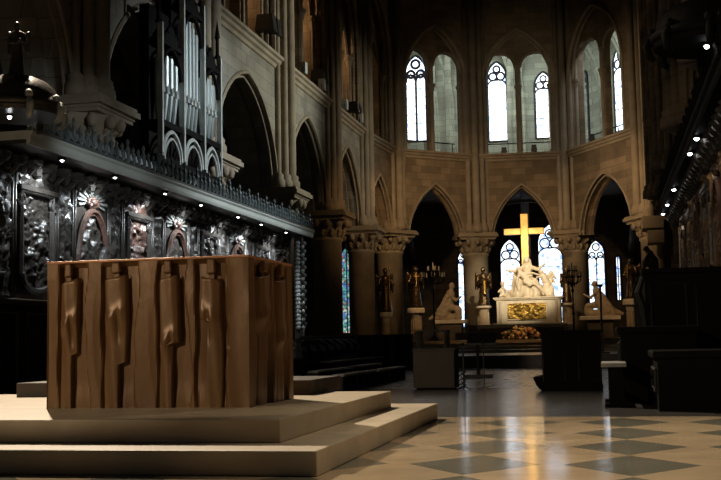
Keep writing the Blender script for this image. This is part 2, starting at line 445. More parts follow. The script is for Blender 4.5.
# apse: four sides of a polygon
wa = MB(); ma = MB(); wt = MB(); mt = MB()
AP = [(XL, LY[-1]), P1, P2, P3, P4]
for i in range(4):
    P, Q = AP[i], AP[i+1]
    arcade(wa, ma, P, Q, 8.4, (.62, .7, .72, 1.0)[i], .15); course(ma, P, Q)
    if i == 0: gallery(wt, mt, P, Q, 14.2, 17.0, .6, [(0, .47), (.53, 1)], 13.4, 14.8)
    else: gallery(wt, mt, P, Q, 13.3, (16.4, 16.35, 16.6)[i-1], (.62, .42, .35)[i-1], [(0, .475), (.525, 1)], 14.45, 15.2, jr=(.3, .42, 1.25)[i-1], cap=13.5)
    t = Vector((Q[0]-P[0], Q[1]-P[1], 0))
    nn = Vector((-t.y, t.x, 0)).normalized()
    wt.prism([Vector((*P, 18.5)), Vector((*Q, 18.5)), Vector((*Q, 18.5))+nn*.9, Vector((*P, 18.5))+nn*.9], (0, 0, 3.1))
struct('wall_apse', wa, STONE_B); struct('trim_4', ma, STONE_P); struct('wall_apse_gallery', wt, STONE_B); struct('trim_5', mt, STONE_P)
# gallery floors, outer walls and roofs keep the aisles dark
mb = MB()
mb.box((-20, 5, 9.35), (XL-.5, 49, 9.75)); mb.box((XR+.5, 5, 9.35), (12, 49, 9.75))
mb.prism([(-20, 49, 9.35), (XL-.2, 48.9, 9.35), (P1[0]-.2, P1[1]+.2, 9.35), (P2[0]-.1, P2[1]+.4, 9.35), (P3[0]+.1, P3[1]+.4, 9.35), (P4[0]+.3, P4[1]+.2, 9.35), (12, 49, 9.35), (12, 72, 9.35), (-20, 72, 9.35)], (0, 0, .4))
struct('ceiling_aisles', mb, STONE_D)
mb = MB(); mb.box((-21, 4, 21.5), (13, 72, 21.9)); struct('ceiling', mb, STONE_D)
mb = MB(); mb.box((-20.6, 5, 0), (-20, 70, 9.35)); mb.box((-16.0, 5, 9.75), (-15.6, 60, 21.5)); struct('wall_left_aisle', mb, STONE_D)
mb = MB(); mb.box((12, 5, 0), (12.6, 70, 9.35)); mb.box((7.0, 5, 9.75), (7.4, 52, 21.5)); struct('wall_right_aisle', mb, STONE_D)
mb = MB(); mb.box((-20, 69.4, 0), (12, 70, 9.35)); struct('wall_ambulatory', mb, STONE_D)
# back wall of the apse gallery, pale, brightened by added fill lamps, with vault ribs
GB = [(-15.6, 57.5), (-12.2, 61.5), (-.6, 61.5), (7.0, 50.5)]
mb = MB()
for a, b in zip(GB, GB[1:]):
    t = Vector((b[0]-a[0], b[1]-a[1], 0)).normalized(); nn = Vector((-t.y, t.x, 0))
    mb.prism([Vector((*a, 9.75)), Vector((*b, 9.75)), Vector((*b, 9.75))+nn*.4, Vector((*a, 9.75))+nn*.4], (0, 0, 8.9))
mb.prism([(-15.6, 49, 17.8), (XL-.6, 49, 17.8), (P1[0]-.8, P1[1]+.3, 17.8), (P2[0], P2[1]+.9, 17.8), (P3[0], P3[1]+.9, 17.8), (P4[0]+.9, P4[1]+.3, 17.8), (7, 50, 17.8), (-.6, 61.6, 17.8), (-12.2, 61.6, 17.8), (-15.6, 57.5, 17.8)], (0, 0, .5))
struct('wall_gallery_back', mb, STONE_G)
mb = MB()


def vault_rib(mb, p, q, z0, z1, r):
    p, q = Vector(p), Vector(q); pts = [Vector((p.x, p.y, ZC))]
    for i in range(11):
        a = i/10*PI/2
        pts.append(Vector((p.x+(q.x-p.x)*(1-math.cos(a)), p.y+(q.y-p.y)*(1-math.cos(a)), z0+(z1-z0)*math.sin(a))))
    mb.tube(pts, r, 6)


for xa in (-13.4, -9.3, -8.4, -4.9, -4.4, -2.6, -2.1):
    vault_rib(mb, (xa, 61.3), (xa+.7, 57.0), 13.6, 17.6, .2); vault_rib(mb, (xa+.25, 61.35), (xa-1.2, 57.6), 13.6, 17.5, .13)
for u in (.12, .3, .5, .72):
    p = Vector(GB[2]).lerp(Vector(GB[3]), u); c = Vector((-.14*2.2, -.1*2.2))
    vault_rib(mb, (p.x-.12, p.y-.1), (p.x-2.6, p.y-2.0), 13.4, 17.4, .2); vault_rib(mb, (p.x-.1, p.y-.3), (p.x-2.4, p.y-3.4), 13.4, 17.4, .12)
struct('trim_6', mb, STONE_G)
# aisle ribs seen through the arches
mb = MB()
for y in LY:
    for s in (-1, 1):
        vault_rib(mb, (XL-1.2, y), (XL-4.2, y+s*3.0), 6.2, 9.3, .14)
    mb.tube([(XL-1.2, y, 5.8)]+[(XL-1.2-4.2*(1-math.cos(PI*i/12)), y, 6.2+2.9*math.sin(PI*i/12)) for i in range(13)], .2, 6)
    mb.lathe([(.45, 0), (.45, 5.7), (.6, 6.1), (.3, 9.35)], (-18.8, y, 0), 10)
for x in (-16, -12.0, -7.4, -4.75, -2.1, 1.6, 4.8):
    mb.tube([(x, 69.2, 0), (x, 69.2, 6.0)]+[(x+.5*i/6, 69.2-9*i/6, 6.0+3.2*math.sin(PI/2*i/6)) for i in range(1, 7)], .24, 8)
struct('trim_7', mb, STONE_D)


# ---------------------------------------------------------------- piers
SHN = [10]


def pier(x, y, nx, ny, label, r=.62, lift=0., shaftm=STONE_P, ab=1., off_=.45):
    """round pier with leafy capital; slim wall shafts rise from its abacus; (nx,ny) points into the choir"""
    cx, cy = x-nx*off_, y-ny*off_
    t = thing('stone_pier', (cx, cy, 0), label, 'pier', 'round piers of the choir arcade')
    b = MB(); b.lathe([(r+.2, 0), (r+.2, .25), (r+.15, .3), (r+.13, .45), (r+.04, .55), (r+.02, .6)], (cx, cy, 0), 20)
    obj('base', b, STONE_P, t)
    b = MB(); b.lathe([(r, .55), (r, 4.55+lift), (r+.06, 4.6+lift), (r+.06, 4.68+lift), (r, 4.72+lift), (r, 4.8+lift)], (cx, cy, 0), 28); obj('shaft', b, shaftm, t, smooth=True)
    b = MB(); b.lathe([(r, 4.72), (r+.05, 4.9), (r+.16, 5.15), (r+.3, 5.34), (r+.3, 5.38)], (cx, cy, lift), 20)
    for k in range(12):                                             # crockets and leaves
        a = 2*PI*k/12
        for z, q, s in ((4.95, r+.1, .09), (5.24, r+.28, .13)):
            z += lift; aa = a+(0 if s < .1 else PI/12)
            b.ball((cx+q*math.cos(aa), cy+q*math.sin(aa), z), (s, s, s*1.25), 6, 4)
            b.tube([(cx+(r+.0)*math.cos(aa), cy+r*math.sin(aa), z-.26), (cx+(q+.02)*math.cos(aa), cy+(q+.02)*math.sin(aa), z-.04)], [.04, .07], 5)
    obj('capital', b, STONE_P, t, smooth=True)
    b = MB(); ang = math.atan2(ny, nx)
    for s, z0, z1 in ((.98, 5.36, 5.44), (1.02, 5.44, 5.5), (1.12, 5.5, 5.62), (1.06, 5.62, 5.7)):
        s *= ab
        p = [(cx+s*math.sqrt(2)*math.cos(ang+PI/4+k*PI/2), cy+s*math.sqrt(2)*math.sin(ang+PI/4+k*PI/2), z0+lift) for k in range(4)]
        b.prism(p, (0, 0, z1-z0))
    obj('abacus', b, STONE_P, t)
    tx, ty = -ny, nx
    b = MB()
    for off, fwd, rr in ((0, .30, .18), (-.36, .2, .13), (.36, .2, .13), (-.62, .06, .1), (.62, .06, .1)):
        qx, qy = x+nx*fwd+tx*off, y+ny*fwd+ty*off
        b.lathe([(rr+.12, ZA+lift), (rr+.12, ZA+lift+.25), (rr+.06, ZA+lift+.32), (rr+.08, ZA+lift+.42), (rr, ZA+lift+.5), (rr, 21.5)], (qx, qy, 0), 12)
    SHN[0] += 1
    struct('trim_%d' % SHN[0], b, shaftm, smooth=True)
    return t


for y, d in zip(LY[1:], ['rising above the near left stall canopy, left of the organ case', 'just right of the organ case', 'just beyond the far end of the left stall canopy', 'second beyond the left stall canopy, left of the tall coloured window', 'third beyond the left stall canopy, behind the dark bronze angel']):
    pier(XL, y, 1, 0, 'round limestone pier '+d, .56, ab=.84, off_=.18)
pier(*P1, .85, -.53, 'round pier behind the bronze angel on the lit pedestal at left of the apse', lift=.32, ab=.9)
pier(*P2, .28, -.96, 'round pier with gold-lit capital left of the golden cross', lift=.32, ab=.9)
pier(*P3, -.38, -.92, 'round pier with gold-lit capital right of the golden cross', lift=.32, ab=.9)
pier(*P4, -.9, -.43, 'round pier with gold-lit capital at the right end of the apse', lift=.32, ab=.9)
for y, d in zip(LY[1:5], ('fourth', 'third', 'second', 'first')):
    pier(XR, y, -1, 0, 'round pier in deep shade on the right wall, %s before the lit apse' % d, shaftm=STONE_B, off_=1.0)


b = MB()
for x, y, r in ((1.95, 48.6, .15), (1.85, 48.1, .12), (1.95, 47.6, .16), (1.9, 47.0, .11)):
    b.lathe([(r+.1, ZA), (r+.1, ZA+.3), (r, ZA+.5), (r, 21.5)], (x, y, 0), 12)
b.box((1.55, 46.7, 5.2), (2.4, 48.5, ZA)); b.box((1.75, 46.8, 4.6), (2.4, 48.4, 5.2))
struct('trim_9', b, STONE_P, smooth=False)


# ---------------------------------------------------------------- windows
def window(n, c, nrm, w, z0, z1, glass, kind='rose', bars=6, thick=1.):
    """pointed window: glass, and tracery standing in front of it"""
    c = Vector((c[0], c[1], 0)); nn = Vector((nrm[0], nrm[1], 0)).normalized(); t = Vector((-nn.y, nn.x, 0))
    zs = z1-w*.8
    pl = lambda u, z, d: c+t*u+nn*d+Vector((0, 0, z))
    o = bpy.data.objects.new('window_%d' % n, None); C.objects.link(o); o.location = (c.x, c.y, z0); o['kind'] = 'structure'
    b = MB(); out = [(-w/2, z0)]+arc(-w/2, w/2, zs, z1, 8)+[(w/2, z0)]
    b.prism([pl(u, z, .03) for u, z in out], nn*.03); obj('glass', b, glass, o)
    b = MB()
    b.tube([pl(u, z, .06) for u, z in out], .07, 6, True)
    if kind == 'rose':
        r = w*.2
        for u, z, rr in ((0, z1-w*.42, w*.2), (-w*.23, zs-w*.1, w*.17), (w*.23, zs-w*.1, w*.17)):
            b.tube([pl(u+rr*math.cos(a*PI/8), z+rr*math.sin(a*PI/8), .07) for a in range(16)], .045*thick, 5, True)
        for s in (-1, 1):
            b.tube([pl(u, z, .07) for u, z in arc(min(0, s*w/2), max(0, s*w/2), zs-w*.5, zs-w*.12, 5)], .04*thick, 5)
        b.tube([pl(0, z0, .07), pl(0, zs-w*.2, .07)], .04*thick, 5)
    elif kind == 'trefoil':
        for u, z, rr in ((0, z1-w*.40, w*.17), (-w*.2, z1-w*.78, w*.2), (w*.2, z1-w*.78, w*.2)):
            b.tube([pl(u+rr*math.cos(a*PI/8), z+rr*math.sin(a*PI/8), .07) for a in range(16)], .05*thick, 5, True)
        b.tube([pl(u, z, .07) for u, z in arc(-w/2, w/2, z1-w*1.35, z1-w*.98, 5)], .05, 5)
    else:
        b.tube([pl(0, z0, .07), pl(0, z1, .07)], .04, 5)
    for k in range(1, bars):
        z = z0+(zs-w*.4-z0)*k/bars
        b.tube([pl(-w/2, z, .07), pl(w/2, z, .07)], .022, 4)
    obj('tracery', b, LEAD, o)
    return o


def win_px(n, px, top, bot, wpx, wall, glass, kind='rose', bars=6, thick=1.):
    """a window on a wall (two points) where the photo shows it"""
    a, b = Vector(wall[0]), Vector(wall[1]); d = fw*F+RT*(px-360.5)-UP*((top+bot)/2-240)
    t = b-a; nn = Vector((t.y, -t.x)).normalized()
    k = (a-Vector((0, 0))).dot(nn)/Vector((d.x, d.y)).dot(nn)
    c = EYE+d*k; dt = at(px, top, Y=c.y); db = at(px, bot, Y=c.y)
    w = wpx*c.y/1125/abs(t.normalized().x)
    return window(n, (c.x, c.y), nn, w, db.z, dt.z, glass, kind, bars, thick)


GW = [(GB[0], GB[1]), (GB[1], GB[2]), (GB[2], GB[3])]
win_px(1, 416.5, 56, 141, 22, GW[1], GLASS, 'rose', 7, 1.9)
win_px(2, 497.5, 62, 141, 20, GW[1], GLASS, 'trefoil', 7, 1.3)
win_px(3, 544, 72, 138, 18, GW[1], GLASS, 'trefoil', 7)
win_px(4, 583, 66, 141, 12, GW[2], GLASS, 'trefoil', 8)
win_px(5, 622, 46, 130, 13, GW[2], GLASS, 'trefoil', 8)
AM = ((-20, 69.4), (12, 69.4))
win_px(6, 464.5, 250, 327, 13, AM, GLASS_L, 'rose', 7)
win_px(7, 511, 239, 330, 21, AM, GLASS_L, 'trefoil', 6)
win_px(8, 551, 224, 332, 25, AM, GLASS_L, 'trefoil', 6)
win_px(9, 597, 240, 318, 17, AM, GLASS_L, 'rose', 6)
win_px(10, 618.5, 255, 300, 5, AM, GLASS_L, 'plain', 5)
c = at(346.5, 290, Y=66.0)
b = MB(); b.box((c.x-3.2, 66.2, 0), (c.x+.9, 66.6, 9.35)); struct('wall_left_chapel', b, STONE_D)
window(11, (c.x, 66.2), (0, -1), .85, at(346, 333, Y=66).z, at(346, 247, Y=66).z, GLASS_C, 'plain', 10)
c = at(297, 45, X=-15.55); window(12, (-15.55, c.y), (1, 0), 3.4, c.z-1.8, c.z+1.8, GLASS_L, 'rose', 8)
# a pale lit rib behind the arch over the cross
b = MB(); pa, pb = at(505, 204.5, Y=62), at(541, 202.5, Y=62)
b.tube([pa+(pb-pa)*i/8+Vector((0, 0, .14*math.sin(PI*i/8))) for i in range(9)], [.03, .07, .09, .1, .1, .1, .09, .06, .03], 8)
struct('trim_8', b, STONE_G, smooth=True)


# ---------------------------------------------------------------- dais and altar
F1 = at(316.7, 450.8, Z=.15); F2 = at(280, 419, Z=.30); B1 = at(440.8, 403.3, Z=.15); B2 = at(393.3, 391, Z=.30)
da = thing('altar_dais', (-4.6, 9, 0), 'pale two-stepped stone dais carrying the brown carved altar', 'dais')
b = MB(); b.box((-8.3, F1.y, 0), (F1.x, B1.y, .15)); obj('lower_step', b, DAIS, da, bevel=.008)
b = MB(); b.box((-7.7, F2.y, .15), (F2.x, B2.y, .30)); obj('upper_step', b, DAIS, da, bevel=.008)
k0 = at(292, 396, Z=.30); k1 = at(318, 393.5, Z=.30)
b = MB(); b.box((-5.6, k1.y-.25, .30), (k1.x, k1.y+.9, .30+.135)); obj('rear_step', b, BOXW, da, bevel=.006)

A0 = at(47.5, 408.7, Z=.30); A1 = at(248, 407.5, Z=.30)
AY = (A0.y+A1.y)/2; AX0, AX1 = at(47, 335, Y=AY).x, at(249, 335, Y=AY).x
AH = at(248, 254.5, Y=AY).z-.30
AD = 1.27*(AX1-AX0)*.42
AB = at(289, 264.5, Z=.30+AH).y-AY
al = thing('altar', ((AX0+AX1)/2, AY+AB/2, .30), 'large brown block altar carved with tall standing figures, on the stone dais', 'altar')
AW = AX1-AX0


def sm(x, a, c):
    t = max(0, min(1, (x-a)/(c-a))); return t*t*(3-2*t)


# figures on the front: centre (0..1 across), half width, hollow side (+1 right, -1 left)
FR = [(.112, .047, 1), (.345, .059, 1), (.612, .050, 1), (.815, .055, -1)]
SD = [(.34, .13), (.74, .10)]


def front_depth(u, v):
    """how far the face is hollowed at u across, v up"""
    d = 0
    for c, w, s in FR:
        wob = .010*math.sin(v*7+c*20)+.008*math.sin(v*15+c*9)
        e0, e1 = c-w*1.04+wob*.4, c+w*1.02+wob*.5
        if s > 0: e1 += .040+.014*math.sin(v*5+c*11)
        else: e0 -= .012; e1 += .016
        k = sm(u, e0-.012, e0+.006)*(1-sm(u, e1-.006, e1+.012))
        d = max(d, k*.048*(.75+.25*sm(v, .02, .2))*(1-sm(v, .955, .985)))
    d += .006*math.sin(u*21+1.3*math.sin(v*4))+.004*math.sin(u*47+v*3)
    return max(0, d*1.0+.002)


nu, nv = 150, 60
b = MB()
b.grid(lambda u, v: (AX0+AW*u, AY+(front_depth(u, v) if .002 < u < .998 else 0), .30+AH*v), nu, nv, (0, 1), (0, .985))


def side_depth(u, v):
    d = 0
    for c, w in SD:
        wob = .02*math.sin(v*6+c*17)
        k = sm(u, c-w*1.25+wob-.03, c-w*1.25+wob)*(1-sm(u, c+w*1.3+wob, c+w*1.3+wob+.03))
        d = max(d, k*.05*(1-sm(v, .95, .985)))
    return d+.003+.003*math.sin(u*17+v*5)


b.grid(lambda u, v: (AX1-(side_depth(u, v) if .002 < u < .998 else 0), AY+AB*u, .30+AH*v), 60, 50, (0, 1), (0, .985))
b.poly([(AX0, AY, .30), (AX0, AY+AB, .30), (AX0, AY+AB, .30+AH*.985), (AX0, AY, .30+AH*.985)], [(0, 1, 2, 3)])
b.poly([(AX0, AY+AB, .30), (AX1, AY+AB, .30), (AX1, AY+AB, .30+AH*.985), (AX0, AY+AB, .30+AH*.985)], [(0, 1, 2, 3)])
b.poly([(AX0, AY, .30+AH*.985), (AX1, AY, .30+AH*.985), (AX1, AY+AB, .30+AH*.985), (AX0, AY+AB, .30+AH*.985)], [(0, 1, 2, 3)])
obj('altar_block', b, BRONZE, al)
b = MB(); b.box((AX0-.004, AY-.004, .30+AH*.984), (AX1+.004, AY+AB+.004, .30+AH)); obj('table_top', b, EDGE, al, bevel=.004)['label'] = 'thin reddish top edge'


def relief_figure(c, w, s, seed, side=False):
    """long blocky standing figure with a cube head"""
    R_ = random.Random(seed)
    g = thing('relief_figure', (0, 0, 0), None, None); g.parent = al
    base = al.location
    wd = AB if side else AW
    Wp = (lambda u, v, o: Vector((AX1-.05+o, AY+AB*u, .30+AH*v))) if side else (lambda u, v, o: Vector((AX0+AW*u, AY+.044-o, .30+AH*v)))
    g.location = Wp(c, 0, 0)-base
    sh, hem, waist = (.86, .875, .865, .85)[seed % 4], (.36, .30, .42, .58)[seed % 4], (.58, .62, .46, .60)[seed % 4]

    def hgt(x, v):                                                 # x in -1..1 across the figure
        o = .047+.012*math.cos(x*1.9)
        o += .018*math.exp(-((v-waist-.05*x*s)/.05)**2)*(1-.5*x*x)          # forearms and folds
        o -= .022*math.exp(-((x-.25*s)/.16)**2)*sm(v, waist-.22, waist-.05)*(1-sm(v, waist, waist+.06))
        o -= .014*sm(-v, -waist, -waist+.16)
        o += .003*math.sin(x*5+v*5+seed)
        return max(.02, o)

    def lim(v):
        wob = .10*math.sin(v*9+seed*2)
        l, r = -1+.10*sm(v, .1, .5)+wob*.5, 1-.06*math.sin(v*6+seed)+wob*.3
        if v < hem:
            if s > 0: r = .35
            else: l = -.40
        return l, r
    b = MB(); n1, n2 = 18, 60; fr = []
    for j in range(n2+1):
        v = sh*j/n2; l, r = lim(v); row = []
        for i in range(n1+1):
            x = l+(r-l)*i/n1
            tip = .022*s*x if abs(v-sh) < .001 else 0
            o = hgt(x, v) if 0 < i < n1 else .0
            row.append(Wp(c+x*w, v+tip, o))
        fr.append(row)
    pts = [p for r_ in fr for p in r_]; k = n1+1
    f = [(j*k+i, j*k+i+1, (j+1)*k+i+1, (j+1)*k+i) for j in range(n2) for i in range(n1)]
    top = [Wp(c+(lim(sh)[0]+(lim(sh)[1]-lim(sh)[0])*i/n1)*w, sh, 0) for i in range(n1+1)]
    m0 = len(pts); pts += top
    f += [(n2*k+i, n2*k+i+1, m0+i+1, m0+i) for i in range(n1)]
    b.poly(pts, f)
    obj('robed_body', b, BRONZE, g, smooth=True)
    b = MB(); hw = w*.40; hx = c+(.10 if seed % 2 else -.06)*w
    q = [Wp(hx-hw, sh+.028, .01), Wp(hx+hw, sh+.034, .01), Wp(hx+hw*.9, .978, .01), Wp(hx-hw*.8, .98, .01)]
    b.prism(q, Wp(0, 0, .062)-Wp(0, 0, .01)); obj('head', b, BRONZE, g, bevel=.012)
    b = MB(); nw = w*.22
    q = [Wp(hx-nw, sh-.03, .01), Wp(hx+nw, sh-.03, .01), Wp(hx+nw, sh+.04, .01), Wp(hx-nw, sh+.04, .01)]
    b.prism(q, Wp(0, 0, .035)-Wp(0, 0, .01)); obj('neck', b, BRONZE, g)


for i, (c, w, s) in enumerate(FR): relief_figure(c, w, s, i)
for i, (c, w) in enumerate(SD): relief_figure(c, w, 1, i+5, True)


# ---------------------------------------------------------------- choir stalls with carved panels
def carving(mb, Wp, u0, u1, v0, v1, seed, inside, depth=.10, n=46, kind=0):
    """crowded figure relief as one height field; Wp(u, v, out)"""
    R_ = random.Random(seed); caps = []
    w, h = u1-u0, v1-v0
    for k in range(5 if kind == 0 else 4):                          # groups of standing and bending figures
        x = u0+w*R_.uniform(.15, .85); y = v0+h*R_.choice((.12, .16, .42, .46, .7)); ln = h*R_.uniform(.16, .26); a = R_.uniform(-.5, .5)
        tx, ty = x+ln*math.sin(a), y+ln*math.cos(a)
        caps += [(x, y, tx, ty, w*.085, 1), (tx, ty+.04, tx+.02, ty+.09, w*.05, 1.15)]
        for s in (-1, 1):
            caps += [(tx, ty-.03, tx+s*w*R_.uniform(.1, .22), ty+h*R_.uniform(-.12, .07), w*.03, .9), (x, y, x+s*w*.08, y-h*R_.uniform(.08, .16), w*.045, .8)]
    for k in range(16): 
        x = u0+w*R_.random(); y = v0+h*R_.random(); caps.append((x, y, x+w*R_.uniform(-.12, .12), y+h*R_.uniform(-.05, .05), w*.04, .6))

    def hh(u, v):
        o = 0
        for ax, ay, bx, by, r, k in caps:
            dx, dy = bx-ax, by-ay; q = dx*dx+dy*dy+1e-9
            t = max(0, min(1, ((u-ax)*dx+(v-ay)*dy)/q)); d2 = (u-ax-t*dx)**2+(v-ay-t*dy)**2
            if d2 < r*r: o = max(o, k*math.sqrt(1-d2/r/r)*min(1, r/.06))
        nz = noise.noise(Vector((u*7, v*7, seed)))*.30+noise.noise(Vector((u*17, v*17, seed)))*.30+noise.noise(Vector((u*33, v*33, seed)))*.14
        return depth*(o+nz)+.012
    nv = int(n*h/w)
    pts = {}; P = []; f = []
    for j in range(nv+1):
        for i in range(n+1):
            u, v = u0+w*i/n, v0+h*j/nv
            if inside is None or inside(u, v): pts[i, j] = len(P); P.append(Wp(u, v, hh(u, v)))
    for j in range(nv):
        for i in range(n):
            q = [(i, j), (i+1, j), (i+1, j+1), (i, j+1)]
            if all(a in pts for a in q): f.append([pts[a] for a in q])
    mb.poly(P, f)


def stall_panel(side, xp, y, idx, label, w=1.26, red=False, kind='rect', light_tones=False, z0=1.7):
    """carved panel on the back of the stalls; out = into the choir"""
    sg = 1 if side == 'left' else -1
    t = thing('carved_relief_panel', (xp, y, z0), label, 'carved panel', 'carved panels of the %s stalls' % side)
    Wp = lambda u, v, o: Vector((xp+sg*o, y+u, v))
    carv = OAK_G if light_tones else OAK_R if red else OAK
    b = MB()
    if kind == 'rect':
        zb, zt = 2.0, 3.38; r = w*.37
        out = [(-w*.42, zt), (-w*.42, zb)]+[(-r*math.cos(PI*i/10), zb-.28*math.sin(PI*i/10)) for i in range(11)]+[(w*.42, zb), (w*.42, zt)]
        b.tube([Wp(u, v, .05) for u, v in out], .055, 6, True)
        b.tube([Wp(u*.9, v, .04) for u, v in out], .03, 6, True)
        for s in (-1, 1):                                           # scrolled ears
            b.tube([Wp(s*w*.42+s*.11*math.cos(a*.6)*(.3+a*.1), zt-.12+.11*math.sin(a*.6)*(.3+a*.1), .06) for a in range(11)], .035, 5)
        b.box(tuple(min(a, c) for a, c in zip(Wp(-w*.5, zt+.02, .0), Wp(w*.5, zt+.1, .12))), tuple(max(a, c) for a, c in zip(Wp(-w*.5, zt+.02, .0), Wp(w*.5, zt+.1, .12))))
        obj('panel_frame', b, OAK, t)
        b = MB(); carving(b, Wp, -w*.39, w*.39, zb-.28, zt-.03, idx, lambda u, v: v > zb or (u/(w*.37))**2+((v-zb)/.28)**2 < 1); obj('relief', b, carv, t, smooth=True)
        b = MB(); carving(b, Wp, -w*.40, w*.40, zt+.12, 3.86, idx+40, None, .09, 34, 1); obj('upper_ornament', b, carv, t, smooth=True)
    else:
        ez, ea, eb = 2.2, w*.5, 1.12
        out = [(ea*math.cos(PI*i/14), ez+eb*math.sin(PI*i/14)) for i in range(29)][:28]
        b.tube([Wp(u, v, .06) for u, v in out], .06, 6, True); b.tube([Wp(u*.9, ez+(v-ez)*.94, .05) for u, v in out], .03, 6, True)
        obj('panel_frame', b, OAK_R, t)
        b = MB(); carving(b, Wp, -ea, ea, max(ez-eb, 1.3), ez+eb, idx, lambda u, v: (u/ea)**2+((v-ez)/eb)**2 < .95); obj('relief', b, carv, t, smooth=True)
        b = MB(); cz = ez+eb+.16                                   # sunburst above the oval
        for k in range(19):
            a = PI*(k/18*1.1-.05); l = .54+.08*(k % 2)
            b.prism([Wp(.10*math.cos(a-.07), cz+.10*math.sin(a-.07), .01), Wp(l*math.cos(a-.055), cz+l*.95*math.sin(a-.055), .01), Wp(l*math.cos(a+.055), cz+l*.95*math.sin(a+.055), .01), Wp(.10*math.cos(a+.07), cz+.10*math.sin(a+.07), .01)], Vector((sg*(.03+.015*(k % 2)), 0, 0)))
        obj('sunburst', b, RAYS if not light_tones else OAK_G, t)
        b = MB()
        for k in range(9):
            a = 2*PI*k/9; q = Wp(.2*math.cos(a), cz+.07*math.sin(a), .05); b.ball(q, (.06, .08, .055), 7, 5)
        b.ball(Wp(0, cz, .07), (.08, .11, .08), 8, 6)
        obj('cherub_cluster', b, OAK_R, t, smooth=True)
    return t


def stall_side(side, xp, xc, y0, y1, ys, labels, light_tones=False):  # right side has its golden light and its shade put into the colours
    sg = 1 if side == 'left' else -1
    bx = lambda b, xa, xb, ya, yb, za, zb: b.box((min(xa, xb), ya, za), (max(xa, xb), yb, zb))
    t = thing('stall_panelling', (xp-sg*.1, (y0+y1)/2, 0), 'dark oak panelled back of the %s choir stalls under the canopy' % side, 'panelling')
    b = MB(); bx(b, xp-sg*.12, xp, y0, y1, 0, 3.95); obj('back_board', b, OAK, t)
    for i in range(len(ys)+1):                                      # carved strips between the panels
        yc = ys[i]-1.03 if i < len(ys) else ys[-1]+.95
        if yc > y1: yc = y1-.2
        b = MB()
        for d in (-.36, -.27, .27, .36): b.tube([(xp+sg*.03, yc+d, 1.6), (xp+sg*.03, yc+d, 3.9)], .028, 6)
        carving(b, lambda u, v, o: Vector((xp+sg*(o+.005), yc+u, v)), -.22, .22, 1.62, 3.88, 60+i, None, .12, 12)
        obj('carved_strip', b, OAK_G if light_tones else OAK, t, smooth=True)
    for i, y in enumerate(ys):
        stall_panel(side, xp+sg*.005, y, i+(20 if light_tones else 1), labels[i], 1.26, red=(i in (0, 3)), kind='rect' if i % 2 == 1 else 'oval', light_tones=light_tones)
    if side == 'left': y0 = at(30, 122, X=xc).y
    c = thing('stall_canopy', ((xp+xc)/2, (y0+y1)/2, 3.9), 'long grey oak canopy with a crest of small finials over the %s stalls' % side, 'canopy')
    b = MB(); bx(b, xp-sg*.0, xc-sg*.06, y0, y1, 3.96, 4.02); obj('soffit', b, OAK if not light_tones else BLACK, c)
    b = MB()
    prof = [(0, 3.94), (.05, 3.94), (.07, 3.99), (.07, 4.08), (.11, 4.12), (.11, 4.16), (-abs(xp-xc)+.06, 4.16), (-abs(xp-xc)+.06, 4.02), (0, 4.02)]
    b.prism([(xc-sg*.06+sg*u, y0, z) for u, z in prof], (0, y1-y0, 0)); obj('fascia', b, OAK_P if not light_tones else BLACK, c)  # left fascia brightened as lit, right one blackened for shade, by colour
    b = MB(); y = y0; k = 0
    while y < y1-.02:
        hgt = .38 if k % 3 else .5; x = xc+sg*.0
        b.lathe([(.030, 4.15), (.045, 4.19), (.02, 4.22), (.05, 4.16+hgt*.45), (.06, 4.16+hgt*.55), (.02, 4.16+hgt*.72), (.04, 4.16+hgt*.85), (.004, 4.16+hgt)], (x, y, 0), 6)
        for s in (-1, 1): b.tube([(x, y, 4.2), (x, y+s*.07, 4.27), (x, y+s*.10, 4.38)], [.025, .03, .01], 5)
        y += .24; k += 1
    b.prism([(xc-sg*.05, y0, 4.15), (xc+sg*.05, y0, 4.15), (xc+sg*.05, y0, 4.2), (xc-sg*.05, y0, 4.2)], (0, y1-y0, 0))
    obj('cresting', b, CREST if not light_tones else BLACK, c)
    b = MB()
    for k in range(int((y1-y0)/.5)):                                # carved fringe and brackets below the soffit
        yy = y0+.25+k*.5; R_ = random.Random(k)
        b.ball((xp+sg*.16, yy, 3.86), (.16, .2, .12), 7, 5); b.ball((xp+sg*.1, yy+.25, 3.78), (.1, .12, .14), 6, 4)
        b.tube([(xp, yy, 3.6), (xp+sg*.12, yy, 3.72), (xp+sg*.3, yy, 3.92)], [.04, .05, .07], 5)
    obj('bracket_frieze', b, OAK, c)
    return c


LYS = [14.93+2.09*i for i in range(9)]
ordn = ['first', 'second', 'third', 'fourth', 'fifth', 'sixth', 'seventh', 'eighth', 'ninth']
LL = ['dark carved panel cut by the left picture edge, under the left stall canopy',
      'large dark carved panel in a rectangular round-bottomed frame, left above the altar',
      'carved oval panel with sunburst, first oval from the left above the altar',
      'reddish carved panel in a rectangular frame, second rectangular one from the left above the altar',
      'carved oval panel with sunburst, second oval from the left above the altar',
      'carved panel in a rectangular frame, third rectangular one from the left above the altar',
      'carved oval panel with sunburst, third oval from the left above the altar',
      'small carved panel in a rectangular frame above the right corner of the altar',
      'carved oval panel with sunburst at the far end of the left stalls']
stall_side('left', -9.5, -8.7, 12.6, at(313, 230, X=-8.7).y, LYS, LL)
RL = ['gilded carved panel on the right stalls, %s from the right picture edge' % o for o in ordn]
stall_side('right', 1.9, 1.45, 13.5, 30.0, [18.8+2.07*i for i in range(5)], RL, True)
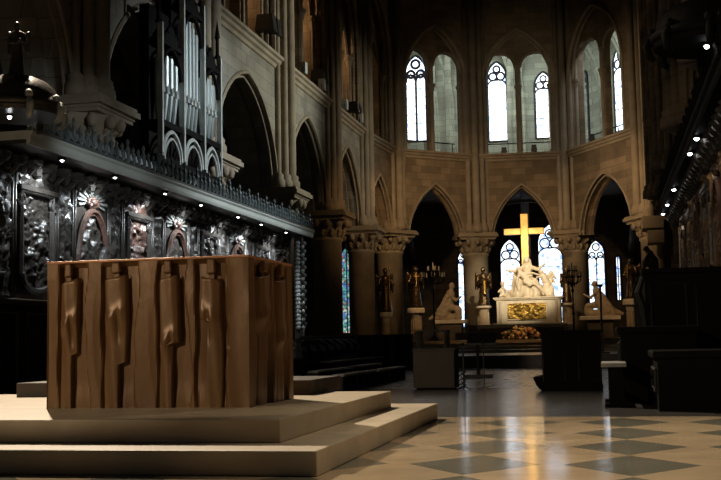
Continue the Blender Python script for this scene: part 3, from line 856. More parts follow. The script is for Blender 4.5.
for i, (px, py) in enumerate(((62, 150), (115, 169), (165, 187), (201, 199), (238, 213), (261, 220), (286, 227))):
    y = at(px, py, X=-8.9).y
    t = thing('downlight', (-8.9, y, 3.96), 'small white downlight under the left stall canopy, %s from the left' % ordn[i], 'downlight', 'downlights of the left stall canopy')
    b = MB(); b.lathe([(.07, -.05), (.075, .0)], (0, 0, 0), 12); obj('housing', b, IRON, t, True)
    b = MB(); b.lathe([(.015, -.07), (.03, -.06), (.03, -.048)], (0, 0, 0), 12); obj('bulb', b, BULB, t, True)
    lamp('downlight_beam', 'SPOT', (-8.86, y, 3.84), (-9.6, y, 2.4), 190, COOL, .05, 125, .9)
for i, (px, py) in enumerate(((697, 146), (690.4, 164.6), (674, 192.5), (667, 203), (663, 212.5))):
    y = at(px, py, X=1.5).y
    t = thing('downlight', (1.5, y, 3.96), 'small white downlight under the right stall canopy, %s from the right edge' % ordn[i], 'downlight', 'downlights of the right stall canopy')
    b = MB(); b.lathe([(.07, -.05), (.075, .0)], (0, 0, 0), 12); obj('housing', b, IRON, t, True)
    b = MB(); b.lathe([(.02, -.085), (.04, -.065), (.04, -.048)], (0, 0, 0), 12); obj('bulb', b, BULB, t, True)
    lamp('downlight_beam', 'SPOT', (1.54, y, 3.84), (1.95, y, 2.2), 9, WARM, .05, 110, .9)
# carved end post of the left canopy
pe = at(301, 300, X=-8.9).y
t = thing('carved_post', (-8.95, pe, 0), 'pale carved oak post under the far end of the left stall canopy', 'post')
b = MB(); b.box((-9.07, pe-.1, 0), (-8.83, pe+.1, 3.94)); obj('shaft', b, OAK, t)
b = MB()
for k in range(22): b.ball((-8.83+.03, pe-.1+.2*(k % 2), 1.2+k*.12), (.06, .09, .07), 6, 4); b.ball((-8.95, pe-.12, 1.2+k*.12), (.09, .05, .07), 6, 4)
obj('carving', b, LEDGE, t, smooth=True)


# throne canopies at the near ends of the stalls
def throne(x, y, z, sg, label, sc=1., wood=None):
    wood = wood or OAK
    t = thing('throne_canopy', (x, y, z), label, 'canopy'); t.scale = (sc, sc, sc)
    b = MB(); b.lathe([(1.0, .12), (1.08, .16), (1.1, .28), (1.0, .34), (.98, .42), (.9, .62), (.7, .82), (.4, .95), (.12, 1.0), (0.02, 1.02)], (0, 0, 0), 24); obj('half_dome', b, wood, t, True, smooth=True)
    b = MB(); b.lathe([(1.0, .02), (1.04, .12), (.2, .13)], (0, 0, 0), 24); obj('rim', b, wood, t, True)
    for k in range(5):
        a = PI*(k/4-.5)+(0 if sg > 0 else PI); b = MB()
        b.tube([(1.02*math.cos(a), 1.02*math.sin(a), .3), (1.15*math.cos(a), 1.15*math.sin(a), .1), (1.1*math.cos(a), 1.1*math.sin(a), -.12), (1.0*math.cos(a), 1.0*math.sin(a), -.18)], [.07, .09, .08, .05], 8)
        b.ball((1.02*math.cos(a), 1.02*math.sin(a), .36), (.1, .1, .12)); obj('scroll', b, LEDGE if k in (1, 2, 3) and sg > 0 else wood, t, True, smooth=True)
    b = MB(); b.lathe([(.075, -.03), (.09, .03)], (0, -.3, 0), 12); obj('lamp_housing', b, IRON, t, True)
    b = MB(); b.ball((0, -.3, -.05), (.05, .05, .05)); obj('lamp_bulb', b, BULB, t, True)
    b = MB()
    b.box((-sg*1.9 if sg > 0 else .2, -.5, .04), (-.2 if sg > 0 else 1.9 if False else .6, .5, .3)); obj('bracket_arm', b, wood, t, True)
    return t


q = at(9, 117, X=-8.25)
throne(q.x, q.y+.2, q.z+.03, 1, 'dark domed throne canopy with a lamp at the upper left picture edge', .62)
q2 = at(695, 47, Y=14.0)
throne(q2.x+.14, 14.2, q2.z+.03, -1, 'black domed throne canopy with a bright lamp at the upper right picture edge', sc=.62, wood=BLACK)  # black wood puts the shade on this canopy into the colour


# ---------------------------------------------------------------- figures
def caps_obj(name, caps, material, parent, voxel=.02, folds=.0, fscale=.15):
    b = MB()
    for c in caps: b.cap(*c) if len(c) <= 4 else None
    o = obj(name, b, material, parent, True); sculpt(o, voxel, folds, fscale); return o


def robed(name, loc, h, material, label, cat, rz=0, wings=True, hold=None, group=None, lean=0., voxel=.022, up=False, wingm=None):
    """standing robed statue, h high, facing -y before turning"""
    t = thing(name, loc, label, cat, group, rz); k = h/1.7
    P = lambda x, y, z: (x*k+lean*z*k, y*k, z*k)
    cp = [(P(0, 0, .06), P(0, 0, .5), .25*k, .20*k), (P(-.1, -.06, .05), P(-.06, -.05, .6), .13*k, .11*k), (P(.1, -.08, .04), P(.05, -.05, .7), .12*k, .1*k),
          (P(0, 0, .5), P(0, 0, .95), .20*k, .15*k), (P(0, 0, .95), P(0, 0, 1.27), .15*k, .18*k), (P(-.12, 0, 1.3), P(.12, 0, 1.3), .095*k),
          (P(0, 0, 1.35), P(0, -.01, 1.47), .06*k), (P(0, -.02, 1.56), P(0, -.01, 1.6), .1*k, .105*k), (P(0, -.1, 1.56), P(0, -.11, 1.54), .025*k)]
    if up:
        cp += [(P(-.2, 0, 1.3), P(-.34, -.08, 1.5), .06*k, .05*k), (P(-.34, -.08, 1.5), P(-.25, -.2, 1.75), .05*k, .035*k)]
    else:
        cp += [(P(-.2, 0, 1.3), P(-.28, -.08, 1.02), .065*k, .055*k), (P(-.28, -.08, 1.02), P(-.08, -.26, 1.0), .055*k, .04*k)]
    cp += [(P(.2, 0, 1.3), P(.29, -.06, 1.02), .065*k, .055*k), (P(.29, -.06, 1.02), P(.12, -.27, 1.1), .055*k, .04*k)]
    for i in range(7):
        a = -PI/2+(i-3)*.45; cp.append((P(.22*math.cos(a), .22*math.sin(a), .03), P(.12*math.cos(a), .12*math.sin(a), .8), .04*k, .025*k))
    caps_obj('robed_figure', cp, material, t, voxel, .02*k, .1*k)
    if wings:
        for s in (-1, 1):
            b = MB()
            b.cap(P(s*.08, .16, 1.2), P(s*.30, .24, 1.42), .07*k, .06*k); b.cap(P(s*.30, .24, 1.42), P(s*.34, .26, .75), .07*k, .03*k)
            b.cap(P(s*.22, .22, 1.3), P(s*.24, .24, .72), .06*k, .03*k); b.cap(P(s*.12, .18, 1.2), P(s*.15, .22, .8), .05*k, .03*k)
            sculpt(obj('wing', b, wingm or material, t, True), voxel)
    if hold:
        b = MB()
        if hold == 'cross':
            b.box(P(-.018, -.32, .85), P(.018, -.28, 1.42)); b.box(P(-.11, -.315, 1.24), P(.11, -.285, 1.28))
        elif hold == 'column':
            b.lathe([(.09*k, .5*k), (.07*k, .55*k), (.065*k, 1.05*k), (.09*k, 1.1*k)], P(.05, -.3, 0), 10)
        else:
            b.tube([P(.1, -.3, .1), P(.1, -.3, 1.7)], .02*k, 6); b.cap(P(.1, -.3, 1.66), P(.1, -.3, 1.72), .045*k)
        obj('held_emblem', b, GOLD_R, t, True)
    return t


def pedestal(x, y, z0, z1, w, label, group='lit statue pedestals'):
    t = thing('statue_pedestal', (x, y, z0), label, 'pedestal', group); h = z1-z0
    b = MB(); b.lathe([(w*.5, 0), (w*.5, h*.07), (w*.4, h*.12)], (0, 0, 0), 20); obj('plinth', b, MARBLE_B, t, True)
    b = MB(); b.lathe([(w*.36, h*.12), (w*.34, h*.8)], (0, 0, 0), 20)
    for k in range(12): a = k*PI/6; b.tube([(w*.355*math.cos(a), w*.355*math.sin(a), h*.14), (w*.335*math.cos(a), w*.335*math.sin(a), h*.78)], w*.05, 5)
    obj('fluted_drum', b, MARBLE_B, t, True)
    b = MB(); b.lathe([(w*.36, h*.78), (w*.46, h*.86), (w*.62, h*.9), (w*.62, h*.97), (w*.56, h)], (0, 0, 0), 20); obj('moulded_top', b, MARBLE, t, True)
    return t


robed('angel_statue', (q.x, q.y+.2, q.z+.65), .8, OAK, 'dark carved angel standing on the throne canopy at the left picture edge', 'statue', .3, voxel=.02)
# bronze angels round the sanctuary
AN = [(386, 332, 312, 268, 49.0, 11, 'dark bronze angel on a pedestal, leftmost, before the third bay pier', 'leftmost', 'staff', .4),
      (416, 332, 308, 266, 50.0, 15, 'bronze angel on the brightly lit pedestal left of the tall candelabrum', 'brightly lit', 'cross', .3),
      (484, 326, 306, 267, 51.5, 13, 'dark bronze angel on a pedestal just left of the marble statue group', 'left', 'column', .1),
      (567, 326, 303, 268, 51.5, 13, 'dark bronze angel on a pedestal right of the marble altar, half behind a candelabrum', 'right', 'staff', -.2),
      (632, 326, 299, 258, 47.0, 15, 'gold-lit bronze angel on a pedestal at the right end of the apse', 'rightmost', 'cross', -.5)]
PD = ['stone pedestal under the leftmost dark bronze angel', 'brightly lit stone pedestal of the bronze angel left of the candelabrum', 'pale fluted pedestal just left of the marble high altar',
      'pale fluted pedestal just right of the marble high altar', 'lit stone pedestal under the gold-lit angel at the right of the apse']
for (px, pb, pt, ph, y, w, lab, _, hold, rz), pl in zip(AN, PD):
    c = at(px, pt, Y=y); z0 = .72 if y < 51 else 1.36 if False else .72
    if not (-9.2 < c.x < 1.0 and y < 49.5): z0 = 0 if not (-6.4 < c.x < -1.7) else 1.36
    pedestal(c.x, y, z0, c.z, w*y/1125, pl)
    robed('angel_statue', (c.x, y, c.z), at(px, ph, Y=y).z-c.z, DBRONZE, lab, 'statue', rz, True, hold, 'bronze angels round the sanctuary', voxel=.028)

# high altar with the marble group
HY = 50.6
h0, h1 = at(497, 323, Y=HY), at(560, 296, Y=HY)
hx = (h0.x+h1.x)/2; hz = 1.36; hh = h1.z-hz; hw = (h1.x-h0.x)
t = thing('high_altar', (hx, HY, hz), 'white marble high altar with a gilded relief front under the statue group', 'altar')
b = MB(); b.box((-hw*.5, 0, .0), (hw*.5, 1.5, hh*.90)); obj('altar_body', b, MARBLE, t, True, bevel=.02)
b = MB(); b.box((-hw*.53, -.06, hh*.90), (hw*.53, 1.55, hh*.95)); b.box((-hw*.55, -.1, hh*.95), (hw*.55, 1.6, hh)); obj('cornice', b, MARBLE, t, True, bevel=.015)
b = MB(); b.box((-hw*.56, -.12, -.0), (hw*.56, 1.6, .1)); obj('plinth', b, MARBLE, t, True)
g0, g1 = at(508, 320, Y=HY), at(546, 302.5, Y=HY)
b = MB(); carving(b, lambda u, v, o: Vector((u, -.015-o, v)), g0.x-hx, g1.x-hx, g0.z-hz, g1.z-hz, 99, None, .10, 64)
obj('gilded_relief', b, GOLD_R, t, True, smooth=True)['label'] = 'gilded relief panel'
b = MB(); gx0, gx1, gz0, gz1 = g0.x-hx, g1.x-hx, g0.z-hz, g1.z-hz
b.tube([(gx0, -.03, gz0), (gx1, -.03, gz0), (gx1, -.03, gz1), (gx0, -.03, gz1)], .035, 6, True); obj('relief_frame', b, MARBLE, t, True)
for s in (-1, 1): b = MB(); b.lathe([(.06, .18), (.05, .25), (.05, hh*.78), (.07, hh*.84)], (s*hw*.44, -.05, 0), 10); obj('colonnette', b, MARBLE, t, True)
# altar table in front
b0, b1 = at(477, 327, Y=46.6), at(567, 323, Y=46.6)
t = thing('altar_table', ((b0.x+b1.x)/2, 46.9, .72), 'long low stone mensa in front of the marble high altar', 'altar table')
tw = (b1.x-b0.x)/2
b = MB(); b.box((-tw, -.35, b1.z-.72-.16), (tw, .35, b1.z-.72)); obj('slab', b, MARBLE, t, True, bevel=.03)  # paler marble stands in for light falling on the slab
b = MB(); b.box((-tw*.93, -.25, 0), (tw*.93, .3, b1.z-.72-.16)); obj('support', b, STONE_B, t, True)

sx = at(527, 297, Y=HY).x; sz = hz+hh
t = thing('statue_group', (sx, HY+.75, sz), 'white marble group of a seated robed woman, arms spread, with a reclining man', 'sculpture')
k = 1.08; t.scale = (1, 1, 1.1)


def K(caps): return [tuple([tuple(v*k for v in c[0]), tuple(v*k for v in c[1])]+[r*k for r in c[2:]]) for c in caps]


rock = [((-1.0, -.1, .05), (1.0, -.1, .05), .14, .14), ((-.7, -.1, .15), (.7, -.1, .12), .2, .2), ((-.3, .1, .3), (.35, .1, .3), .3, .3), ((-.9, .1, .1), (-.5, .1, .25), .15, .18), ((.5, .1, .2), (.95, .1, .12), .2, .14)]
caps_obj('rock_base', K(rock), MARBLE, t, .035, .05, .2)
mary = [((-.02, .1, .6), (0, .1, .78), .3, .25), ((0, .08, .78), (-.01, .02, 1.12), .22, .2), ((-.18, .0, 1.17), (.17, .0, 1.17), .1), ((0, -.02, 1.2), (0, -.04, 1.33), .07), ((-.01, -.05, 1.42), (-.01, -.03, 1.47), .105, .12),
        ((-.05, .05, 1.4), (-.14, .1, 1.1), .13, .12), ((.05, .05, 1.4), (.12, .1, 1.1), .13, .12),
        ((-.2, 0, 1.17), (-.5, -.1, 1.02), .085, .08), ((-.5, -.1, 1.02), (-.84, -.2, 1.06), .07, .045), ((-.84, -.2, 1.06), (-.95, -.22, 1.1), .045, .02),
        ((.2, 0, 1.17), (.46, -.1, 1.08), .085, .08), ((.46, -.1, 1.08), (.72, -.2, 1.24), .065, .045), ((.72, -.2, 1.24), (.8, -.22, 1.33), .045, .02),
        ((-.12, 0, .65), (-.34, -.38, .62), .2, .16), ((.12, 0, .65), (.32, -.38, .56), .2, .16), ((-.34, -.38, .62), (-.42, -.42, .1), .17, .2), ((.32, -.38, .56), (.36, -.42, .1), .17, .2),
        ((-.5, 0, 1.0), (-.58, 0, .45), .09, .13), ((-.45, -.2, .7), (-.6, -.25, .15), .1, .16), ((0, -.36, .5), (0, -.42, .1), .18, .22)]
caps_obj('seated_woman', K(mary), MARBLE, t, .025, .05, .14)
chr_ = [((-.26, -.5, .93), (.05, -.55, .66), .13, .115), ((-.30, -.5, 1.02), (-.36, -.53, 1.10), .07, .085), ((.05, -.55, .66), (.40, -.6, .46), .1, .085), ((.40, -.6, .46), (.78, -.58, .12), .08, .05), ((.05, -.48, .62), (.45, -.5, .40), .1, .085), ((.45, -.5, .40), (.68, -.55, .1), .075, .05),
        ((-.32, -.56, .86), (-.42, -.62, .55), .055, .045), ((-.42, -.62, .55), (-.36, -.66, .28), .045, .03), ((-.1, -.55, .9), (.25, -.5, .92), .055, .045), ((.25, -.5, .92), (.52, -.42, .84), .045, .035), ((-.1, -.62, .6), (.15, -.62, .45), .08, .08)]
caps_obj('reclining_man', K(chr_), MARBLE, t, .022)
ang = [((.78, -.2, .1), (.82, -.15, .45), .22, .19), ((.82, -.15, .45), (.70, -.2, .80), .17, .15), ((.60, -.25, .93), (.59, -.26, .97), .10, .105), ((.70, -.25, .82), (.42, -.45, .74), .06, .045), ((.84, -.1, .72), (1.0, -.02, .92), .10, .08), ((1.0, -.02, .92), (1.2, .05, .70), .10, .04), ((.9, -.05, .8), (1.15, .02, .55), .09, .04), ((.95, -.3, .1), (1.02, -.25, .3), .15, .12), ((.9, -.1, .3), (1.0, -.1, .6), .14, .08)]
caps_obj('kneeling_angel', K(ang), MARBLE, t, .022, .03, .12)
put = [((-1.06, -.3, .12), (-1.04, -.28, .36), .12, .1), ((-1.05, -.3, .53), (-1.05, -.3, .56), .085, .09), ((-1.02, -.35, .36), (-.88, -.45, .28), .045, .04), ((-1.12, -.33, .34), (-1.22, -.4, .22), .045, .04), ((-1.04, -.38, .1), (-.9, -.5, .06), .06, .045), ((-1.1, -.38, .1), (-1.16, -.5, .06), .06, .045), ((-.9, -.45, .12), (-.82, -.45, .3), .06, .03)]
caps_obj('small_cherub', K(put), MARBLE, t, .02)
# golden cross
CY = HY+1.75
c0, c1 = at(524, 300, Y=CY), at(524, 214, Y=CY); aL, aR = at(504, 231.5, Y=CY), at(544, 231.5, Y=CY); th = 7.6*CY/1125
t = thing('altar_cross', (c1.x, CY, 1.36), 'tall plain golden cross rising behind the marble statue group', 'cross')
zt = c1.z-1.36; za = (aL.z+aR.z)/2-1.36
b = MB(); b.box((-th/2, -.14, 0), (th/2, .14, zt)); obj('upright', b, GOLD, t, True, bevel=.02)
b = MB(); b.box((aL.x-c1.x, -.14, za-th*.42), (-th/2-.001, .14, za+th*.42)); b.box((th/2+.001, -.14, za-th*.42), (aR.x-c1.x, .14, za+th*.42)); obj('crossbeam', b, GOLD, t, True, bevel=.02)

# kneeling figures either side
def kneeler(loc, h, label, rz, sx=1.0, name='kneeling_statue'):
    t = thing(name, loc, label, 'statue', None, rz); k = h/1.35
    P = lambda x, y, z: (x*k*sx, y*k, z*k)
    cp = [(P(.25, 0, .1), P(-.45, 0, .08), .16*k, .2*k), (P(-.3, 0, .15), P(-.1, 0, .55), .26*k, .22*k), (P(-.1, 0, .55), P(.0, 0, .95), .2*k, .17*k), (P(-.5, .05, .1), P(-.12, .1, .85), .14*k, .1*k), (P(-.5, -.1, .1), P(-.1, -.12, .85), .14*k, .1*k), (P(-.75, 0, .06), P(-.4, 0, .2), .08*k, .16*k),
          (P(.02, 0, 1.0), P(.05, 0, 1.14), .07*k), (P(.07, 0, 1.23), P(.06, 0, 1.26), .1*k, .11*k), (P(.15, 0, 1.22), P(.17, 0, 1.2), .025*k), (P(0, -.16, .95), P(.2, -.16, .7), .06*k, .05*k), (P(.2, -.16, .7), P(.4, -.03, .85), .05*k, .035*k), (P(0, .16, .95), P(.2, .16, .7), .06*k, .05*k), (P(.2, .16, .7), P(.4, .03, .85), .05*k, .035*k),
          (P(.0, -.1, .45), P(.3, -.12, .38), .14*k, .12*k), (P(.3, -.12, .38), P(.3, -.12, .08), .12*k, .13*k)]
    caps_obj('robed_figure', cp, MARBLE_B, t, .03, .05*k, .13)
    return t


c = at(451, 320, Y=52.5); hgt = at(451, 283, Y=52.5).z-c.z
t = thing('statue_plinth', (c.x, 52.5, 0), 'pale moulded stone plinth under the kneeling statue left of the apse', 'plinth')
b = MB(); b.box((-.55, -.4, 0), (.55, .4, c.z-.18)); obj('block', b, STONE_D, t, True)
b = MB(); b.box((-.72, -.5, c.z-.18), (.72, .5, c.z)); obj('moulded_slab', b, MARBLE, t, True, bevel=.03)
kneeler((c.x, 52.5, c.z), hgt, 'beige marble statue kneeling in a long cloak, left of the white altar', 0)
c = at(600, 316, Y=50.5); hgt = at(600, 281, Y=50.5).z-c.z
t = thing('statue_plinth', (c.x, 50.5, 0), 'pale moulded stone plinth under the kneeling statue right of the apse', 'plinth')
b = MB(); b.box((-.55, -.4, 0), (.55, .4, c.z-.18)); obj('block', b, STONE_D, t, True)
b = MB(); b.box((-.9, -.55, c.z-.18), (.9, .55, c.z)); obj('moulded_slab', b, MARBLE, t, True, bevel=.03)
kneeler((c.x-.1, 50.5, c.z), hgt, 'beige marble kneeling statue with a wide trailing cloak, right of the white altar', PI, 1.25)


# candelabra
def candelabrum(x, y, z0, zt, w, label, n=7):
    t = thing('candelabrum', (x, y, z0), label, 'candelabrum'); h = zt-z0
    b = MB(); b.lathe([(.3, 0), (.3, .06), (.2, .12), (.1, .2)], (0, 0, 0), 12); obj('foot', b, IRON, t, True)
    b = MB(); b.lathe([(.1, .15), (.04, .25), (.035, h*.3), (.07, h*.32), (.035, h*.35), (.03, h*.6), (.07, h*.62), (.03, h*.66), (.025, h*.88), (.06, h*.9)], (0, 0, 0), 10); obj('stem', b, IRON, t, True)
    cs = []
    for lv, (r, zz, k) in enumerate(((w*.5, h*.80, n), (w*.26, h*.88, 5))):
        for i in range(k):
            a = 2*PI*i/k+lv*.3; ex, ey = r*math.cos(a), r*math.sin(a); b = MB()
            b.tube([(0, 0, zz-.22), (ex*.5, ey*.5, zz-.28), (ex*.95, ey*.95, zz-.16), (ex, ey, zz)], .022, 6); b.lathe([(.02, zz-.02), (.07, zz), (.075, zz+.03)], (ex, ey, 0), 8)
            o = obj('branch', b, IRON, t, True); b = MB(); b.lathe([(.028, zz+.02), (.026, zz+.2), (.006, zz+.24)], (ex, ey, 0), 8); obj('candle', b, WAX, o, True)
    b = MB(); b.lathe([(.028, h*.9), (.026, h*.98), (.006, h)], (0, 0, 0), 8); obj('candle', b, WAX, t, True)
    return t


c = at(434.5, 330, Y=47.5); candelabrum(c.x, 47.5, .72, at(434, 262, Y=47.5).z, 23*47.5/1125, 'black branched candelabrum with pale candles at left of the apse', 8)
c = at(574, 330, Y=46.0); candelabrum(c.x, 46.0, .72, at(574, 262, Y=46).z, 17*46/1125, 'black branched candelabrum just right of the white high altar', 8)
c = at(602.5, 345, Y=30); 
t = thing('candle_stand', (c.x, 30, .33), 'thin black pole stand with a tiny lamp, right of the altar', 'candle stand')
zt = at(602.5, 283, Y=30).z-.33
b = MB(); b.lathe([(.18, 0), (.18, .03), (.03, .06)], (0, 0, 0), 12); obj('foot', b, IRON, t, True)
b = MB(); b.lathe([(.03, .05), (.028, zt-.12), (.07, zt-.08), (.07, zt-.03)], (0, 0, 0), 10); obj('pole', b, IRON, t, True)
b = MB(); b.ball((0, 0, zt+.01), .022); obj('lamp', b, BULB_W, t, True)

# flowers on the sanctuary steps
c = at(521, 350, Y=40.0)
t = thing('flower_arrangement', (c.x, 40.0, .72), 'spreading orange and gold flower arrangement before the high altar', 'flowers')
fh = at(516, 327, Y=40).z-.72; fwd = 38*40/1125
b = MB(); b.lathe([(.16, 0), (.2, .08), (.14, .16), (.24, .3), (.26, .32)], (0, 0, 0), 14); obj('urn', b, MARBLE_B, t, True)
b = MB(); R_ = random.Random(3)
for i in range(90):
    a = R_.uniform(0, 2*PI); r = R_.random()**.6*fwd*.5; z = .0+R_.random()*(fh-.0)*(1-.5*(r/(fwd*.5))**2)
    b.ball((r*math.cos(a), .4*r*math.sin(a), z), (.09, .05, .04), 5, 3)
obj('foliage', b, LEAF, t, True)
for nm, mm, cnt, sd in (('orange_blossoms', BLOSSOM, 60, 5), ('pale_blossoms', BLOSSOM_W, 34, 6)):
    b = MB(); R_ = random.Random(sd)
    for i in range(cnt):
        a = R_.uniform(0, 2*PI); r = R_.random()**.6*fwd*.5; z = .05+R_.random()*(fh-.02)*(1-.5*(r/(fwd*.5))**2)
        b.ball((r*math.cos(a), -.1+.42*r*math.sin(a), z), (.055, .05, .05), 6, 4)
    obj(nm, b, mm, t, True)['kind'] = 'stuff'

# ---------------------------------------------------------------- organ case on its loft in the second bay
OX = -9.5
oy = lambda px: at(px, 120, X=OX).y
ys_ = [oy(159.5), oy(181.5), oy(202), oy(218.5)]
zo = lambda px, py: at(px, py, X=OX).z
t = thing('organ_loft', (-10.6, (ys_[0]+ys_[3])/2, 4.6), 'dark wooden loft floor carrying the small organ over the left stalls', 'loft')
b = MB(); b.box((-9.98, ys_[0]-.2, 4.78), (OX+.05, ys_[3]+.1, 4.95)); b.box((-11.6, 21.75, 4.78), (-9.98, 25.7, 4.95)); obj('platform', b, BLACK, t)
for y in (22.2, 23.3, 24.4, 25.4):
    b = MB(); b.prism([(-11.5, y-.08, 4.78), (-9.7, y-.08, 4.78), (-9.85, y-.08, 4.6), (-11.5, y-.08, 3.4)], (0, .16, 0)); obj('bracket', b, BLACK, t)
og = thing('organ', (-10.5, (ys_[0]+ys_[3])/2, 4.95), 'dark gothic organ case with silvery pipes above the left stall canopy', 'organ')
b = MB(); b.box((-9.98, ys_[0], 4.95), (OX-.25, ys_[3], 8.4)); b.box((-9.98, ys_[1], 8.4), (OX-.25, ys_[2], 9.6)); obj('case', b, BLACK, og)
tops = [zo(160, 38), zo(181, 4), zo(203, 62)]
bots = [zo(160, 122), zo(181, 130), zo(203, 140)]
for i in range(3):
    ya, yb = ys_[i]+.1, ys_[i+1]-.1; zt, zb = tops[i], bots[i]; yc = (ya+yb)/2
    n = (4, 5, 4)[i]; w = (yb-ya)/n
    for k in range(n):
        y = ya+w*(k+.5); hh_ = zt-.25-.10*abs(k-(n-1)/2)
        b = MB(); b.lathe([(w*.18, zb+.08), (w*.46, zb+.75), (w*.46, hh_), (w*.40, hh_)], (OX-.12, y, 0), 12)
        o = obj('pipe', b, PIPE, og, smooth=False)
        b = MB(); b.box((OX+.0, y-w*.28, zb+.74), (OX+.015, y+w*.28, zb+.9)); b.tube([(OX+.01, y-w*.3, zb+.74), (OX+.02, y, zb+.92), (OX+.01, y+w*.3, zb+.74)], .018, 5); obj('mouth', b, LEDGE, o)
    b = MB(); b.box((OX-.28, ya-.06, zb-.06), (OX+.06, yb+.06, zb+.08)); obj('transom', b, BLACK, og)
    b = MB(); b.box((OX-.28, ya-.06, zt-.08), (OX+.05, yb+.06, zt+.02)); obj('transom', b, BLACK, og)
    b = MB(); b.tube([(OX+.02, u, z) for u, z in arc(ya, yb, zt-.75, zt-.1, 6)], .045, 6); b.prism([(OX-.02, ya, zt), (OX-.02, yb, zt), (OX-.02, yc, zt+.5)], (.05, 0, 0))
    for s in range(5): b.ball((OX+.02, ya+(yb-ya)*(s+.5)/5, zt+.08+.34*(1-abs(s-2)/2)), .05, 6, 4)
    obj('gable', b, BLACK, og)
    b = MB(); b.tube([(OX+.03, u, z) for u, z in [(ya, 5.0)]+arc(ya, yb, zb-.75, zb-.12, 8)+[(yb, 5.0)]], .05, 6); b.tube([(OX+.03, u, z) for u, z in arc(ya+.1, yb-.1, zb-.8, zb-.28, 8)], .035, 6)
    obj('lower_arch', b, LEDGE, og)
for i, y in enumerate(ys_):
    zt = (tops[0], tops[1], tops[1], tops[2])[i]+.35; zb = zo((159, 181, 202, 218)[i], (141, 151, 161, 168)[i])
    b = MB(); b.box((OX-.03, y-.04, 5.0), (OX+.09, y+.04, zt)); o = obj('buttress', b, LEDGE, og)
    b = MB(); b.lathe([(.07, zt), (.09, zt+.05), (.05, zt+.1), (.045, zt+.5), (.075, zt+.55), (.006, zt+1.0)], (OX-.02, y, 0), 6)
    for s in range(3): b.ball((OX-.02, y, zt+.65+.1*s), .05-.01*s, 6, 4)
    obj('pinnacle', b, BLACK, o)
# small lit ornament shields under the organ, on the canopy
for px, py, d in ((191, 172, 'near'), (146, 150, 'far')):
    pass


# ---------------------------------------------------------------- low stalls, benches and choir furniture
def desk_front(name, x0, x1, y0, y1, h, label, cat='stall desk'):
    t = thing(name, ((x0+x1)/2, (y0+y1)/2, 0), label, cat)
    b = MB(); b.box((x0, y0, 0), (x1, y1, h-.08)); obj('panelled_front', b, BLACK, t)
    b = MB(); b.box((x0-.05, y0-.05, h-.08), (x1+.05, y1+.05, h)); obj('sloping_top', b, BLACK if x0 > -2 else BENCH, t, bevel=.02)
    n = max(1, int((y1-y0)/1.1))
    for k in range(n):
        b = MB(); ya = y0+(y1-y0)*(k+.12)/n; yb = y0+(y1-y0)*(k+.88)/n; xx = x1 if x0 < -2 else x0; s = 1 if x0 < -2 else -1
        b.tube([(xx+s*.01, ya, .2), (xx+s*.01, yb, .2), (xx+s*.01, yb, h-.2), (xx+s*.01, ya, h-.2)], .025, 5, True); obj('panel_moulding', b, BENCH, t)
    return t


desk_front('stall_desk', -8.6, -8.1, 13.0, 23.6, 1.46, 'black panelled desk front below the carved panels, left of the altar')
# low dark screen closing the choir behind the benches
c0, c1 = at(301, 345, Y=28.2), at(411, 334, Y=28.2)
t = thing('choir_screen', ((c0.x+c1.x)/2, 28.2, 0), 'long low black wooden screen behind the benches, left of the box lectern', 'screen')
b = MB(); b.box((c0.x, 28.15, 0), (c1.x, 28.25, c1.z-.05)); obj('panelled_board', b, BLACK, t)
b = MB(); b.box((c0.x, 28.1, c1.z-.05), (c1.x+.03, 28.3, c1.z)); obj('top_rail', b, BENCH, t)
for i in range(7): b = MB(); x = c0.x+(c1.x-c0.x)*i/6; b.box((x-.05, 28.08, 0), (x+.05, 28.15, c1.z-.05)); obj('stile', b, BENCH, t)
# lower stall seats beyond the altar
y0s = at(303, 350, X=-6.2).y; y1s = at(362, 350, X=-6.2).y
n = 7
for k in range(n):
    y = y0s+(y1s-y0s)*(k+.5)/n; w = (y1s-y0s)/n*.5
    t = thing('choir_stall', (-6.4, y, 0), 'dark choir stall seat beyond the altar, %s from the pale newel post' % ordn[k], 'stall seat', 'dark lower choir stalls beyond the altar')
    b = MB(); b.box((-.45, -w, 0), (-.33, w, .78)); obj('backrest', b, BENCH, t, True)
    b = MB(); b.box((-.33, -w+.04, .34), (.12, w-.04, .40)); obj('seat', b, SEAT if False else BENCH, t, True)
    b = MB(); b.tube([(-.4, w, .8), (-.1, w, .80), (.08, w*1.02, .70), (.12, w, .58), (.08, w, .5)], [.04, .05, .055, .05, .04], 7); b.box((-.33, w-.03, 0), (.1, w+.03, .56)); obj('arm_divider', b, BENCH, t, True)
t = thing('stall_rail', (-5.75, (y0s+y1s)/2, 0), 'low dark kneeling rail with a worn top before the stall seats', 'rail')
z = at(330, 361, X=-5.75).z
b = MB(); b.box((-5.8, y0s, 0), (-5.7, y1s, z-.03)); obj('board', b, BENCH, t)
b = MB(); b.box((-5.84, y0s, z-.03), (-5.64, y1s, z)); obj('worn_top', b, SEAT, t)['label'] = 'worn paler top'
